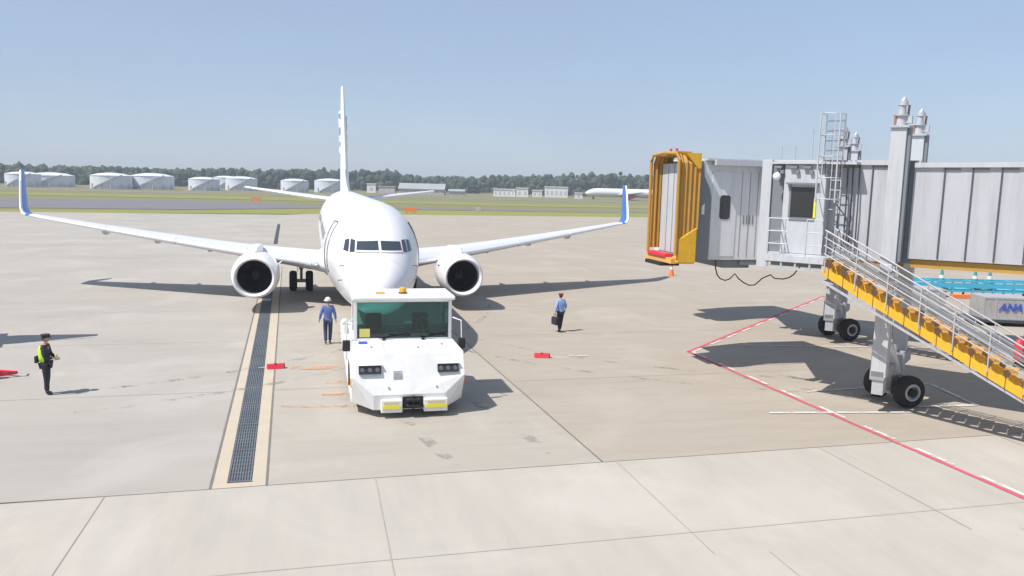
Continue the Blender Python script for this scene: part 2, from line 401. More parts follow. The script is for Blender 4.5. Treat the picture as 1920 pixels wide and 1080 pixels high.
# painted lines
def line(name, segs, m, z=.013):
    mb = MB()
    for a, b, wd in segs: mb.poly([(x, y, z) for x, y in strip_pts(a, b, wd)])
    return struct(mb.build(name, m))
A0, A1, A2 = Vector((13.88, 27.52)), Vector((29.75, 41.7)), Vector((14.32, 12.0))
line('red_line', [(A0, A1, .15), (A0+Vector((.0, .06)), A2, .13)], 'line_red')
segs = []
for (P, Q, off) in ((A0, A1, Vector((.10, -.12))), (A0, A2, Vector((.15, 0)))):
    d = (Q-P); Ln = d.length; d /= Ln; t = .1
    while t < Ln:
        segs.append((P+off+d*t, P+off+d*min(t+1.15, Ln), .12)); t += 1.9
line('white_dash', segs, 'line_white', .018)
line('white_line', [((16.5, 28.45), (24.5, 26.9), .12), ((12.4, 19.45), (16.6, 18.85), .13), ((17.2, 19.33), (19.2, 19.2), .14),
                    ((19.15, 19.15), (19.72, 21.7), .14), ((14.9, 21.4), (19.7, 21.75), .10), ((9.05, 27.35), (9.75, 27.3), .10), ((-1.75, 26.9), (-1.2, 26.95), .06)], 'line_white', .024)
line('orange_line', [((-.75, 26.8), (2.2, 26.45), .5), ((.2, 23.3), (2.0, 23.15), .3), ((-.9, 22.17), (1.6, 21.87), .22), ((.35, 24.75), (2.0, 24.65), .4)], 'line_orange', .02)
line('red_arc', [((20.0, 45.5), (21.6, 45.9), .5), ((21.2, 45.2), (22.9, 44.8), .5)], worn('line_pink_worn', (.58, .30, .26), .35, 1.2), .02)
def track(pts, wd, gap):
    segs = []
    for a, b in zip(pts, pts[1:]):
        a, b = Vector(a), Vector(b); n = (b-a).normalized(); n = Vector((-n.y, n.x))
        for o_ in (-gap/2, gap/2): segs.append((a+n*o_, b+n*o_, wd))
    return segs
def arc(c, r, a0, a1, n=14): return [(c[0]+r*math.cos(R(a0+(a1-a0)*k/n)), c[1]+r*math.sin(R(a0+(a1-a0)*k/n))) for k in range(n+1)]
line('tyre_mark', track(arc((-14, 44), 22, -70, -10), .28, 2.2)+track(arc((22, 40), 19, 200, 255), .24, 1.9)+track([(4.2, 17), (3.4, 21), (2.5, 26), (2.3, 33)], .3, 2.4)+track([(14, 24.5), (16.9, 20.2), (21, 13)], .3, 1.3), worn('tyre_mark', (.31, .29, .265), .38, 1.1), .010)
# taxiways and grass beyond the apron
sheet('taxiway', [(-420, 130), (-60, 152), (-22, 158), (2, 176), (60, 178), (300, 212), (300, 222), (60, 186), (0, 194), (-31, 216), (-70, 205), (-420, 215)], 'taxi', -.07)
sheet('grass', [(-45.7, 136.02), (-20, 141), (17.5, 149.05), (64.6, 153.02), (300, 178), (300, 208), (60, 176), (2, 172), (-22, 152), (-60, 143), (-420, 128), (-420, 100.1)], 'grass_green', -.05)
sheet('taxiway', [(-900, 268), (-60, 300), (200, 290), (900, 330), (900, 336), (200, 298), (-60, 309), (-900, 280)], mat('far_asphalt', (.24, .23, .20), .9, var=.1, scale=.1), -.05)
sheet('grass', [(-300, 225), (-60, 235), (-20, 232), (60, 215), (300, 245), (300, 262), (60, 240), (-20, 262), (-300, 258)], 'grass_green', -.06)

# ------------------------------------------------------------------ far wood
def horizon_dir(u):
    d = Fw + R2*((u-960)/F_PX); a = math.atan2(d.x, d.y); return a
fol = mat('foliage_far', (.034, .060, .026), .9, var=.65, scale=.16)
bm = bmesh.new()
prof = [(-700, 9.4), (0, 9.0), (130, 8.7), (330, 8.9), (520, 10.0), (640, 10.8), (720, 11.0), (790, 8.7), (870, 8.6), (930, 10.0), (1060, 11.2), (1100, 12.4), (1230, 12.0), (2600, 12)]
def ptop(u):
    for (a, ha), (b, hb) in zip(prof, prof[1:]):
        if a <= u <= b: return ha + (hb-ha)*(u-a)/(b-a)
    return 12
ico = bmesh.new(); bmesh.ops.create_icosphere(ico, subdivisions=2, radius=1)
iv = [v.co.copy() for v in ico.verts]; fi = [[v.index for v in f.verts] for f in ico.faces]; ico.free()
ico1 = bmesh.new(); bmesh.ops.create_icosphere(ico1, subdivisions=1, radius=1)
iv1 = [v.co.copy() for v in ico1.verts]; fi1 = [[v.index for v in f.verts] for f in ico1.faces]; ico1.free()
def clump(c, r, sq, V=iv, Fc=fi):
    ph = random.random()*100
    vs = []
    for p in V:
        k = 1 + .45*mnoise.noise(p*2.3+Vector((ph, 0, 0))) + random.uniform(-.10, .10)
        vs.append(bm.verts.new((c[0]+p.x*r*k, c[1]+p.y*r*k, c[2]+p.z*r*k*sq)))
    mi = random.choice((0, 0, 1, 2, 2))
    for f in Fc: bm.faces.new([vs[i] for i in f]).material_index = mi
for k in range(2400):
    u = random.uniform(-700, 2500); row = random.random()
    dist = 455 + 130*row
    a = horizon_dir(u); h = ptop(u)*(.80+.28*random.random())*(1+.05*row)
    if random.random() < .06: h *= 1.0+.18*random.random()
    x, y_ = dist*math.sin(a), dist*math.cos(a)
    r = random.uniform(1.1, 2.6)
    clump((x, y_, h-r*1.0), r, random.uniform(.9, 1.35))
    for j in range(3):
        clump((x+random.uniform(-3.5, 3.5), y_+random.uniform(-4, 1), random.uniform(1.0, h*.75)), random.uniform(1.4, 2.6), 1.0, iv1, fi1)
me = bpy.data.meshes.new('distant_wood'); bm.to_mesh(me); bm.free(); me.materials.append(fol); me.materials.append(mat('foliage_far_olive', (.050, .072, .026), .9, var=.5, scale=.2)); me.materials.append(mat('foliage_far_deep', (.020, .042, .024), .9, var=.5, scale=.2))
o = bpy.data.objects.new('distant_wood', me); col.objects.link(o); struct(o, 'stuff')
o['label'] = 'dark green wood along the horizon beyond the airfield'

# ================================================================== AIRLINER
FUS = [(0, .04, 2.50, 2.62), (.12, .33, 2.22, 2.92), (.4, .60, 1.96, 3.22), (.8, .84, 1.78, 3.48), (1.3, 1.04, 1.63, 3.76), (1.8, 1.20, 1.53, 4.08),
       (2.3, 1.33, 1.46, 4.47), (2.8, 1.44, 1.41, 4.80), (3.5, 1.57, 1.36, 5.08), (4.5, 1.71, 1.32, 5.30), (6, 1.83, 1.29, 5.40), (8, 1.88, 1.28, 5.41), (14, 1.88, 1.28, 5.41), (22, 1.88, 1.28, 5.41),
       (26, 1.88, 1.34, 5.41), (29, 1.78, 1.72, 5.41), (32, 1.48, 2.50, 5.40), (35, 1.02, 3.35, 5.30), (37.5, .55, 4.05, 5.12), (39.0, .22, 4.50, 4.92), (39.4, .10, 4.62, 4.80)]
def fus(s):
    for i in range(len(FUS)-1):
        a, b = FUS[i], FUS[i+1]
        if a[0] <= s <= b[0]:
            t = (s-a[0])/(b[0]-a[0])
            p = FUS[max(i-1, 0)]; q = FUS[min(i+2, len(FUS)-1)]; h = b[0]-a[0]
            r = []
            for k in (1, 2, 3):
                ma = (b[k]-p[k])/(b[0]-p[0]) if i > 0 else (b[k]-a[k])/h*1.3
                mb_ = (q[k]-a[k])/(q[0]-a[0])
                t2, t3 = t*t, t*t*t
                r.append((2*t3-3*t2+1)*a[k]+(t3-2*t2+t)*h*ma+(-2*t3+3*t2)*b[k]+(t3-t2)*h*mb_)
            return r
    return FUS[-1][1:]
def fus_zc(s):
    hw, zb, zt = fus(s); return zb + (zt-zb)*(.50 if s > 6 else .50-.02*(1-s/6))
def fus_pt(s, th, off=0.0):
    hw, zb, zt = fus(s); zc = fus_zc(s); rz = (zt-zc) if math.sin(th) >= 0 else (zc-zb)
    return Vector(((hw+off)*math.cos(th), s, zc+(rz+off)*math.sin(th)))
def fus_front(x, z, off=.012):
    """point of the nose surface in front of (x, z)"""
    lo, hi = 0.0, 8.0
    for _ in range(40):
        m_ = (lo+hi)/2; hw, zb, zt = fus(m_); zc = fus_zc(m_); rz = (zt-zc) if z > zc else (zc-zb)
        if (x/hw)**2 + ((z-zc)/rz)**2 > 1: lo = m_
        else: hi = m_
    return Vector((x, hi-off, z+off*.6))
def fus_side(s, z, sg, off=.012):
    hw, zb, zt = fus(s); zc = fus_zc(s); rz = (zt-zc) if z > zc else (zc-zb)
    k = max(0, 1-((z-zc)/rz)**2)
    return Vector((sg*(hw*math.sqrt(k)+off), s, z))
def patch(mb, A, B, C, D, f, n=6, m=5):
    """quad A-B-C-D in parameter space laid on the surface f"""
    g = []
    for i in range(n+1):
        row = []
        for j in range(m+1):
            u, v = i/n, j/m
            p = [(1-u)*(1-v)*a+u*(1-v)*b+u*v*c+(1-u)*v*d for a, b, c, d in zip(A, B, C, D)]
            row.append(mb.v(f(*p)))
        g.append(row)
    for i in range(n):
        for j in range(m): mb.face([g[i][j], g[i+1][j], g[i+1][j+1], g[i][j+1]])
def naca(t, n=14, x0=0.0, x1=1.0):
    xs = [x1-(x1-x0)*.5*(1-math.cos(PI*i/n)) for i in range(n+1)]
    yt = lambda x: 5*t*(.2969*math.sqrt(max(x, 0))-.126*x-.3516*x*x+.2843*x**3-.1036*x**4)
    up = [(x, yt(x)*1.05) for x in xs]; dn = [(x, -yt(x)*.95) for x in reversed(xs[:-1])]
    return up + dn
def wing_rings(secs, sg, x1=1.0, proud=0.0):
    """secs: (lateral, z, leading edge s, chord, thickness, cant)"""
    out = []
    for x, z, le, c, t, ph in secs:
        nx, nz = -math.sin(ph), math.cos(ph); ring = []
        for a, b in naca(t, 14, 0, x1):
            bb = b*c + (proud if b > 0 else -proud if b < 0 else 0)
            ring.append(Vector((sg*(x+nx*bb), le+a*c-(proud if a < .02 else 0), z+nz*bb)))
        out.append(ring if sg > 0 else ring[::-1])
    return out
def wsec(x):
    """main wing section at lateral x"""
    le = 13.35+(x-1.2)*.545 if x > 2.6 else 14.11-(2.6-x)*.9
    te = 20.75+max(0, x-5.7)*.235
    z = 1.98+(x-1.2)*.098+.00125*(x-1.2)**2
    t = .135-.03*min(1, (x-1.2)/6)
    return (x, z, le, te-le, t, R(6))
def make_airliner(label):
    t = thing('airliner', label, 'airplane', (2.22, 26.1, 0))
    mb = MB(); rings = []
    ss = [0, .03, .07, .12, .2, .3, .42, .56, .72, .9, 1.1, 1.3, 1.5, 1.7, 1.9, 2.1, 2.3, 2.5, 2.7, 3, 3.4, 3.9, 4.5, 5.2, 6, 8, 11, 14, 18, 22, 24, 26, 27.5, 29, 30.5, 32, 33.5, 35, 36.3, 37.5, 38.4, 39, 39.4]
    for s in ss: rings.append([fus_pt(s, 2*PI*i/56) for i in range(56)])
    mb.loft(rings); f = mb.build('fuselage', 'white', t, True, ang=60)
    # belly fairing
    mb = MB(); rings = []
    for s, k in ((12.2, .05), (13, .6), (14, .95), (16, 1.0), (19.5, 1.0), (21.5, .85), (23, .4), (24, .05)):
        rings.append([Vector((1.98*math.cos(a)*(.5+.5*k), s, 2.15+(1.12*k if math.sin(a) < 0 else .35*k)*math.sin(a))) for a in [2*PI*i/32 for i in range(32)]])
    mb.loft(rings).build('belly_fairing', 'wing_grey', t, True, ang=60)
    # cockpit windows
    for sg in (-1, 1):
        for A, B, C, D in (((.045, 3.84), (.78, 3.81), (.74, 4.09), (.045, 4.13)),
                           ((.84, 3.74), (1.00, 3.72), (.94, 4.15), (.80, 4.12)), ((1.04, 3.72), (1.20, 3.76), (1.12, 4.10), (.985, 4.15))):
            mb = MB(); ff = (lambda x, z, s_=sg: (lambda v_: Vector((s_*v_.x, v_.y, v_.z)))(fus_front(x, z)))
            patch(mb, A, B, C, D, ff); mb.build('cockpit_window', 'cockpit', t, True)
        mb = MB()   # window surround seams
        for a, b in (((.02, 3.77), (.83, 3.73)),):
            pts = [fus_front(a[0]+(b[0]-a[0])*i/8, a[1]+(b[1]-a[1])*i/8, .016) for i in range(9)]
            mb.tube([(sg*p.x, p.y, p.z) for p in pts], .008, 5)
        mb.build('wiper', 'darkgrey', t)
        # front door with dark seal
        z0, z1, s0, s1 = 2.75, 4.62, 4.55, 5.42
        mb = MB()
        def ring_pts(o):
            pts = []
            for i in range(9): pts.append(fus_side(s0, z0+(z1-z0)*i/8, sg, o))
            for i in range(1, 6): pts.append(fus_side(s0+(s1-s0)*i/5, z1, sg, o))
            for i in range(1, 9): pts.append(fus_side(s1, z1+(z0-z1)*i/8, sg, o))
            for i in range(1, 6): pts.append(fus_side(s1+(s0-s1)*i/5, z0, sg, o))
            return pts
        mb.tube(ring_pts(.004), .022, 6); d = mb.build('door_seal', 'dark_trim', t, True)
        # cabin windows
        for k in range(42):
            if k in (17, 18): continue
            mb = MB(); sx = 7.0+k*.56
            patch(mb, (sx, 3.78), (sx+.23, 3.78), (sx+.21, 4.10), (sx+.02, 4.10), lambda s, z: fus_side(s, z, sg, .006), 2, 2)
            mb.build('cabin_window', 'cockpit', t)
    # radome seam and probes
    mb = MB(); mb.tube([fus_pt(1.05, 2*PI*i/40, -.004) for i in range(41)], .009, 5); mb.build('radome_seam', 'steel', t)
    for sx in (3.9, 6.0, 9.5, 13.0):
        mb = MB(); mb.tube([fus_pt(sx, 2*PI*i/40, -.005) for i in range(41)], .008, 5); mb.build('skin_seam', 'steel', t)
    for sg in (-1, 1):
        for z in (3.25, 2.75):
            mb = MB(); p = fus_side(2.0, z, sg, 0); mb.tube([p, p+Vector((sg*.12, -.02, 0)), p+Vector((sg*.14, -.18, 0))], .016, 6); mb.build('probe', 'darkgrey', t)
    # wings
    for sg in (-1, 1):
        xs = [1.2, 2.0, 2.6, 3.5, 4.5, 5.7, 7, 8.5, 10, 12, 14, 16, 17.0]
        wg = MB().loft(wing_rings([wsec(x) for x in xs], sg)).build('wing', 'wing_grey', t, True, ang=50)
        for a, b in ((2.3, 4.25), (5.45, 9.0), (9.06, 12.7), (12.76, 16.6)):
            n = 5; MB().loft(wing_rings([wsec(a+(b-a)*i/n) for i in range(n+1)], sg, .11, .022)).build('slat', 'metal', wg, True, ang=50)
        for x in (3.3, 7.6, 10.4, 13.2):
            S = wsec(x); zb = S[1]-.11*S[3]*.35
            mb = MB(); rings = []
            for k, r in ((0, .03), (.15, .14), (.45, .19), (.75, .15), (1.0, .03)):
                rings.append([Vector((sg*x+r*.75*math.cos(a), S[2]+S[3]*(.42)+k*(S[3]*.78), zb-.12+(r*1.5)*math.sin(a))) for a in [2*PI*i/12 for i in range(12)]])
            mb.loft(rings).build('flap_fairing', 'wing_grey', wg, True)
        mb = MB()      # fairing of the landing light at the root
        mb.ball((sg*2.05, 13.75, 2.05), .20, (1, 1.6, .8)); mb.build('landing_light', 'lamp_glass', wg, True)
        T = wsec(17.0); secs = []
        for x, dz, dle, c, ph in ((17.0, 0, 0, T[3], 6), (17.22, .03, .10, T[3]*.99, 14), (17.42, .14, .24, T[3]*.97, 40), (17.55, .38, .46, T[3]*.90, 66), (17.66, .9, .85, T[3]*.80, 77), (17.80, 1.7, 1.42, T[3]*.64, 80), (17.92, 2.42, 2.0, T[3]*.46, 81)):
            secs.append((x, T[1]+dz, T[2]+dle, c, .09, R(ph)))
        wl = MB().loft(wing_rings(secs, sg)).build('winglet', 'blue', wg, True, ang=50)
        MB().loft(wing_rings(secs[1:], sg, .14, .014)).build('leading_edge', 'white', wl, True)
        # engine
        ex, es, ez = sg*4.83, 11.7, 1.66
        eng = MB()
        eng.lathe([(.22, .985), (.5, 1.04), (.95, 1.08), (1.6, 1.09), (2.4, 1.05), (3.2, .94), (3.75, .83), (3.78, .80), (3.3, .78), (2.6, .78)], 'Y', 48, (ex, es, ez), .96)
        en = eng.build('engine', 'white', t, True, ang=50)
        MB().lathe([(.50, .775), (.30, .775), (.14, .79), (.05, .83), (0, .875), (.03, .915), (.12, .955), (.225, .99)], 'Y', 48, (ex, es, ez), .96).build('inlet_lip', 'white', en, True, ang=70)
        MB().lathe([(.49, .774), (.8, .77), (1.25, .79), (1.6, .79), (1.6, .02)], 'Y', 40, (ex, es, ez), .97).build('inlet_duct', 'darkgrey', en, True, ang=50)
        mb = MB()
        for i in range(24):
            a = 2*PI*i/24; rad = Vector((math.cos(a), 0, math.sin(a))); tn = Vector((-math.sin(a), 0, math.cos(a)))
            o_ = Vector((ex, es+1.12, ez)); q = []
            for r, tw, wd in ((.22, .9, .05), (.5, .62, .10), (.755, .35, .13)):
                dirn = tn*math.cos(tw)+Vector((0, 1, 0))*math.sin(tw); q.append((o_+rad*r-dirn*wd, o_+rad*r+dirn*wd))
            for (a0, a1), (b0, b1) in zip(q, q[1:]): mb.poly([a0, a1, b1, b0])
        mb.build('fan', 'fan', en)
        sp = MB().lathe([(.80, .01), (.84, .05), (.95, .13), (1.1, .2), (1.2, .23)], 'Y', 24, (ex, es, ez)).build('spinner', 'darkgrey', en, True)
        mb = MB(); mb.tube([(ex+.10*math.cos(a)*(.4+a/6), es+.94+.012*a, ez+.10*math.sin(a)*(.4+a/6)) for a in [k*.4 for k in range(11)]], .012, 5); mb.build('spinner_swirl', 'white', sp)
        MB().lathe([(2.6, .77), (3.2, .60), (3.9, .50), (4.4, .42), (4.45, .38), (4.1, .3), (4.9, .05)], 'Y', 28, (ex, es, ez)).build('exhaust_cone', 'gear', en, True)
        mb = MB(); rings = []
        for s, zt, zb, hw in ((es+.75, ez+1.10, ez+.98, .03), (es+1.5, 2.98, ez+.9, .16), (es+2.6, 3.02, ez+.85, .20), (es+4.2, 2.9, 2.0, .18), (es+6.0, 2.5, 2.15, .06)):
            rings.append([(ex-hw, s, zb), (ex-hw, s, zt-.06), (ex-hw*.5, s, zt), (ex+hw*.5, s, zt), (ex+hw, s, zt-.06), (ex+hw, s, zb)])
        mb.loft(rings).build('pylon', 'white', en, True, ang=50)
        mb = MB(); mb.prism([(ex-sg*.92, es+1.0, ez+.42), (ex-sg*1.18, es+1.35, ez+.62), (ex-sg*1.18, es+1.75, ez+.62), (ex-sg*.92, es+1.75, ez+.42)], (0, 0, .02)); mb.build('strake', 'white', en)
        # main gear
        gx = sg*2.86; mg = MB(); mg.cyl((gx, 19.6, .56), (gx, 19.6, 1.25), .075); mg.cyl((gx, 19.6, 1.2), (gx, 19.65, 2.1), .12)
        mg.cyl((gx, 19.5, 1.4), (gx-sg*.95, 19.3, 2.0), .06); mg.cyl((gx, 19.72, .85), (gx, 19.75, 1.5), .035)
        g = mg.build('main_gear_leg', 'gear', t, True)
        MB().cyl((gx-.5, 19.6, .56), (gx+.5, 19.6, .56), .10).build('axle', 'steel', g, True)
        mb = MB(); mb.span((gx+sg*.18, 19.35, 1.05), (gx+sg*.21, 19.95, 2.05)); mb.build('gear_door', 'white', g)
        for dx in (-.435, .435):
            wh = MB().lathe([(gx+dx-.20, .26), (gx+dx-.205, .44), (gx+dx-.17, .52), (gx+dx-.08, .56), (gx+dx+.08, .56), (gx+dx+.17, .52), (gx+dx+.205, .44), (gx+dx+.20, .26)], 'X', 32, (0, 19.6, .56)).build('wheel', 'tyre', g, True, ang=40)
            MB().cyl((gx+dx-.16, 19.6, .56), (gx+dx+.16, 19.6, .56), .27, n=24).build('rim', 'steel', wh, True)
    # nose gear
    mg = MB(); mg.cyl((0, 4.05, .35), (0, 4.0, 1.6), .075); mg.cyl((0, 4.05, .95), (0, 4.9, 1.5), .04)
    g = mg.build('nose_gear_leg', 'white', t, True); MB().cyl((-.3, 4.05, .35), (.3, 4.05, .35), .05).build('axle', 'steel', g, True)
    for dx in (-.2, .2):
        wh = MB().lathe([(dx-.1, .18), (dx-.1, .28), (dx-.06, .345), (dx+.06, .345), (dx+.1, .28), (dx+.1, .18)], 'X', 28, (0, 4.05, .345)).build('wheel', 'tyre', g, True, ang=40)
        MB().cyl((dx-.08, 4.05, .345), (dx+.08, 4.05, .345), .18, n=20).build('rim', 'steel', wh, True)
    # tail
    for sg in (-1, 1):
        secs = [(.5, 4.62, 33.6, 4.3, .10, R(7)), (2, 4.80, 34.45, 3.75, .095, R(7)), (7.1, 5.42, 37.35, 1.75, .09, R(7)), (7.2, 5.44, 37.6, 1.4, .05, R(7))]
        st = MB().loft(wing_rings(secs, sg)).build('tailplane', 'wing_grey', t, True, ang=50)
        MB().loft(wing_rings(secs[1:3], sg, .08, .015)).build('leading_edge', 'metal', st, True)
    mb = MB(); rings = []
    FS = [(5.1, 30.6, 7.9, .085), (6.2, 31.9, 6.6, .09), (8.5, 33.55, 5.05, .09), (11, 35.3, 3.6, .09), (13.0, 36.7, 2.35, .085), (13.15, 36.95, 2.0, .05)]
    for z, le, c, th in FS: rings.append([Vector((b*c, le+a*c, z)) for a, b in naca(th)])
    fin = mb.loft(rings).build('fin', 'blue', t, True, ang=50)
    mb = MB(); mb.loft([[Vector((b*c+(.02 if b > 0 else -.02 if b < 0 else 0), le+a*c-(.02 if a < .02 else 0), z)) for a, b in naca(th, 14, 0, .22)] for z, le, c, th in FS]).build('leading_edge', 'white', fin, True)
    mb = MB(); rings = []
    for s, h, wd in ((25.5, 5.38, .06), (27.5, 5.55, .14), (29.5, 5.9, .24), (31, 6.35, .30), (32.5, 7.0, .26)):
        rings.append([(-wd, s, 5.2), (-wd*.8, s, (5.2+h)/2), (0, s, h), (wd*.8, s, (5.2+h)/2), (wd, s, 5.2)])
    mb.loft(rings).build('dorsal_fillet', 'white', fin, True)
    mb = MB(); mb.loft([[Vector((b*c*1.03, le+a*c*1.004, z)) for a, b in [(p, q) for p, q in naca(th, 18) if p > .72]] for z, le, c, th in [(5.9, 31.6, 7.0, .09)]+FS[1:5]]); mb.build('rudder', 'white', fin, True)
    for sg in (-1, 1):
        mb = MB(); Mx = Matrix.Translation((sg*.20, 36.2, 9.4)) @ Matrix(((0, 0, sg, 0), (.52, -sg*.86, 0, 0), (.86, sg*.52, 0, 0), (0, 0, 0, 1)))
        text_mesh(mb, 'ANA', 1.7, Mx, .09); mb.build('tail_lettering', 'white', fin)
    return t
make_airliner('white twin-engine airliner with blue winglets, nose toward the tractor on the apron')

# ================================================================== TOW TRACTOR
def make_tractor():
    t = thing('tow_tractor', 'white aircraft tow tractor with glazed cab under the airliner nose', 'tow tractor', (2.46, 20.66, 0))
    mb = MB()
    def V(x, y, z): return mb.v((x, y, z))
    W = 1.50
    for sg in (-1, 1):
        P = lambda x, y, z: V(sg*x, y, z)
        mb.poly([(0, .36, 1.68), (sg*W, .40, 1.66), (sg*W, .14, 1.08), (sg*.95, 0, .62), (0, 0, .62)])          # front face
        mb.poly([(sg*W, .14, 1.08), (sg*W, .62, .30), (sg*.95, .05, .20), (sg*.95, 0, .62)])                      # chamfer
        mb.poly([(0, 0, .62), (sg*.95, 0, .62), (sg*.95, .05, .20), (0, .05, .20)])
        mb.poly([(0, .36, 1.68), (sg*W, .40, 1.66), (sg*1.42, 1.70, 1.75), (0, 1.70, 1.77)])                      # hood
        mb.poly([(sg*W, .40, 1.66), (sg*W, .14, 1.08), (sg*W, .62, .30), (sg*W, 1.2, .30), (sg*W, 1.2, .9), (sg*W, 1.5, 1.15), (sg*W, 2.1, 1.15), (sg*W, 2.4, .9), (sg*W, 2.4, .3), (sg*W, 4.2, .3), (sg*W, 4.2, 1.15), (sg*W, 3.9, 1.5), (sg*1.42, 3.9, 1.75), (sg*1.42, 1.70, 1.75)])
        mb.poly([(sg*.95, .05, .20), (sg*W, .62, .30), (sg*W, 4.2, .3), (0, 4.2, .3), (0, .05, .2)])
        mb.poly([(0, 1.7, 1.77), (sg*1.42, 1.7, 1.75), (sg*1.42, 3.9, 1.75), (0, 3.9, 1.77)])
        mb.poly([(0, 3.9, 1.77), (sg*1.42, 3.9, 1.75), (sg*W, 3.9, 1.5), (sg*W, 4.2, 1.15), (0, 4.2, 1.15)])
    bmesh.ops.remove_doubles(mb.bm, verts=mb.bm.verts, dist=.001)
    body = mb.build('body', 'tractor_white', t, bevel=.025)
    mb = MB(); mb.span((-1.49, 4.2, .35), (1.49, 6.2, 1.02)); mb.span((-1.49, 6.2, .4), (-.85, 9.3, .95)); mb.span((.85, 6.2, .4), (1.49, 9.3, .95))
    mb.build('rear_deck', 'tractor_white', t, bevel=.03)
    mb = MB(); mb.span((-.85, 8.6, .1), (.85, 9.5, .18)); mb.build('lift_cradle', 'gear', t)
    # hood lids and shut lines
    mb = MB()
    for x in (-.62, .62): mb.prism([(x-.006, .39, 1.678), (x+.006, .39, 1.678), (x+.006, 1.66, 1.766), (x-.006, 1.66, 1.766)], (0, 0, .006))
    mb.build('shut_line', 'joint_soft', body)
    for sg, a, b in ((-1, -1.32, -.74), (1, .76, 1.33)):
        mb = MB(); z0, z1 = 1.16, 1.37
        yf = lambda z: .14+(z-1.04)*.46 if z > 1.04 else .14
        mb.prism([(a, .13, z0), (b, .13, z0), (b, .225, z1), (a, .225, z1)], (0, .10, 0)); hl = mb.build('headlight', 'window_dark', t)
        for k in (.16, .5, .84): mb = MB(); mb.cyl((a+(b-a)*k, .150, 1.262), (a+(b-a)*k, .22, 1.27), .055, n=18); mb.build('lens', 'lens_grey', hl, True)
        mb = MB(); mb.prism([(a-.02, .17, z1+.012), (b+.02, .17, z1+.012), (b+.02, .26, z1+.02), (a-.02, .26, z1+.02)], (0, 0, .012)); mb.build('hood_trim', 'tractor_white', hl)
    mb = MB()
    for i in range(6): mb.span((-.42, .125+i*.014, 1.02+i*.035), (-.18, .20+i*.014, 1.035+i*.035))
    mb.build('grille', 'steel', t)
    mb = MB()
    for x, y, z in ((-.95, .9, 1.716), (.30, .75, 1.712), (1.0, 1.1, 1.730)): mb.cyl((x, y, z), (x, y, z+.03), .03, n=10)
    mb.build('hood_handle', 'gear', body)
    mb = MB()
    for x in (-.55, .72): mb.cyl((x, .03, .80), (x, .10, .80), .025, n=10)
    mb.build('tie_ring', 'gear', body)
    mb = MB(); mb.span((-.76, -.10, .16), (-.20, .10, .50)); mb.build('bumper', 'tractor_white', t, bevel=.02)
    mb = MB(); mb.span((.36, -.10, .16), (1.0, .10, .50)); mb.build('bumper', 'tractor_white', t, bevel=.02)
    for a, b in ((-.72, -.25), (.42, .97)):
        mb = MB(); mb.span((a, -.115, .27), (b, -.10, .36)); mb.build('bumper_stripe', 'lemon', t)
        mb = MB(); mb.span((a+.03, -.112, .40), (b-.06, -.10, .46)); mb.build('bumper_plate', mat('faded_cream', (.66, .56, .36), .7), t)
    mb = MB(); mb.span((-.19, -.02, .24), (.35, .05, .56)); mb.span((-.10, -.16, .30), (.26, .02, .36)); mb.span((-.10, -.16, .46), (.26, .02, .52)); mb.cyl((.08, -.10, .26), (.08, -.10, .60), .04)
    mb.build('tow_hitch', 'dark', t, bevel=.01)
    for sg in (-1, 1):
        mb = MB(); mb.span((sg*1.46, .32, .78), (sg*1.53, .42, 1.0)); mb.build('turn_signal', 'amber' if sg < 0 else 'lamp_red', t)
    for y in (1.8, 5.1):
        for sg in (-1, 1):
            wh = MB().lathe([(sg*1.10, .3), (sg*1.11, .50), (sg*1.16, .575), (sg*1.38, .575), (sg*1.44, .50), (sg*1.45, .3)], 'X', 32, (0, y, .58)).build('wheel', 'tyre', t, True, ang=40)
            MB().cyl((sg*1.2, y, .58), (sg*1.43, y, .58), .31, n=24).build('rim', 'tractor_white', wh, True)
    # cab
    C = [(-1.33, 1.74), (1.33, 1.74), (1.33, 3.02), (-1.33, 3.02)]
    zb, zt = 1.755, 2.90
    mb = MB()
    for x, y in C: mb.span((x-.045, y-.05, zb), (x+.045, y+.05, zt))
    mb.span((-1.33, 1.69, zb), (1.33, 1.79, zb+.05)); mb.span((-1.33, 1.69, zt-.07), (1.33, 1.79, zt))
    for sg in (-1, 1): mb.span((sg*1.29, 1.8, zb), (sg*1.37, 2.97, zb+.06))
    mb.span((-1.3, 2.98, zb), (1.3, 3.06, zb+.22))
    mb.build('cab_frame', 'tractor_white', t, bevel=.012)
    mb = MB(); mb.prism([(-1.44, 1.46, 2.90), (1.44, 1.46, 2.90), (1.44, 3.16, 2.90), (-1.44, 3.16, 2.90)], (0, 0, .12))
    rf = mb.build('roof', 'tractor_white', t, bevel=.045)
    mb = MB(); mb.span((-1.3, 1.725, zb+.05), (1.3, 1.735, zt-.07)); mb.build('windscreen', 'tint', t)
    mb = MB(); mb.span((-1.28, 3.015, zb+.22), (1.28, 3.025, zt-.02)); mb.build('rear_window', 'clear', t)
    for sg in (-1, 1):
        mb = MB(); mb.span((sg*1.335, 1.8, zb+.06), (sg*1.345, 2.97, zt-.02)); mb.build('side_window', 'clear', t)
    mb = MB(); mb.span((-1.28, 1.82, zb+.01), (1.28, 2.25, zb+.10)); mb.span((-.1, 1.9, zb+.1), (.35, 2.2, zb+.24)); mb.build('dashboard', 'interior', t, bevel=.02)
    mb = MB(); mb.span((-1.28, 1.85, 2.80), (1.28, 2.97, 2.895)); mb.build('cab_lining', 'interior', t)
    for x in (-.75, .62):
        mb = MB(); mb.span((x-.24, 2.45, 1.78), (x+.24, 2.85, 1.90)); mb.span((x-.24, 2.80, 1.86), (x+.24, 2.92, 2.34))
        mb.build('seat', 'seat', t, bevel=.05)
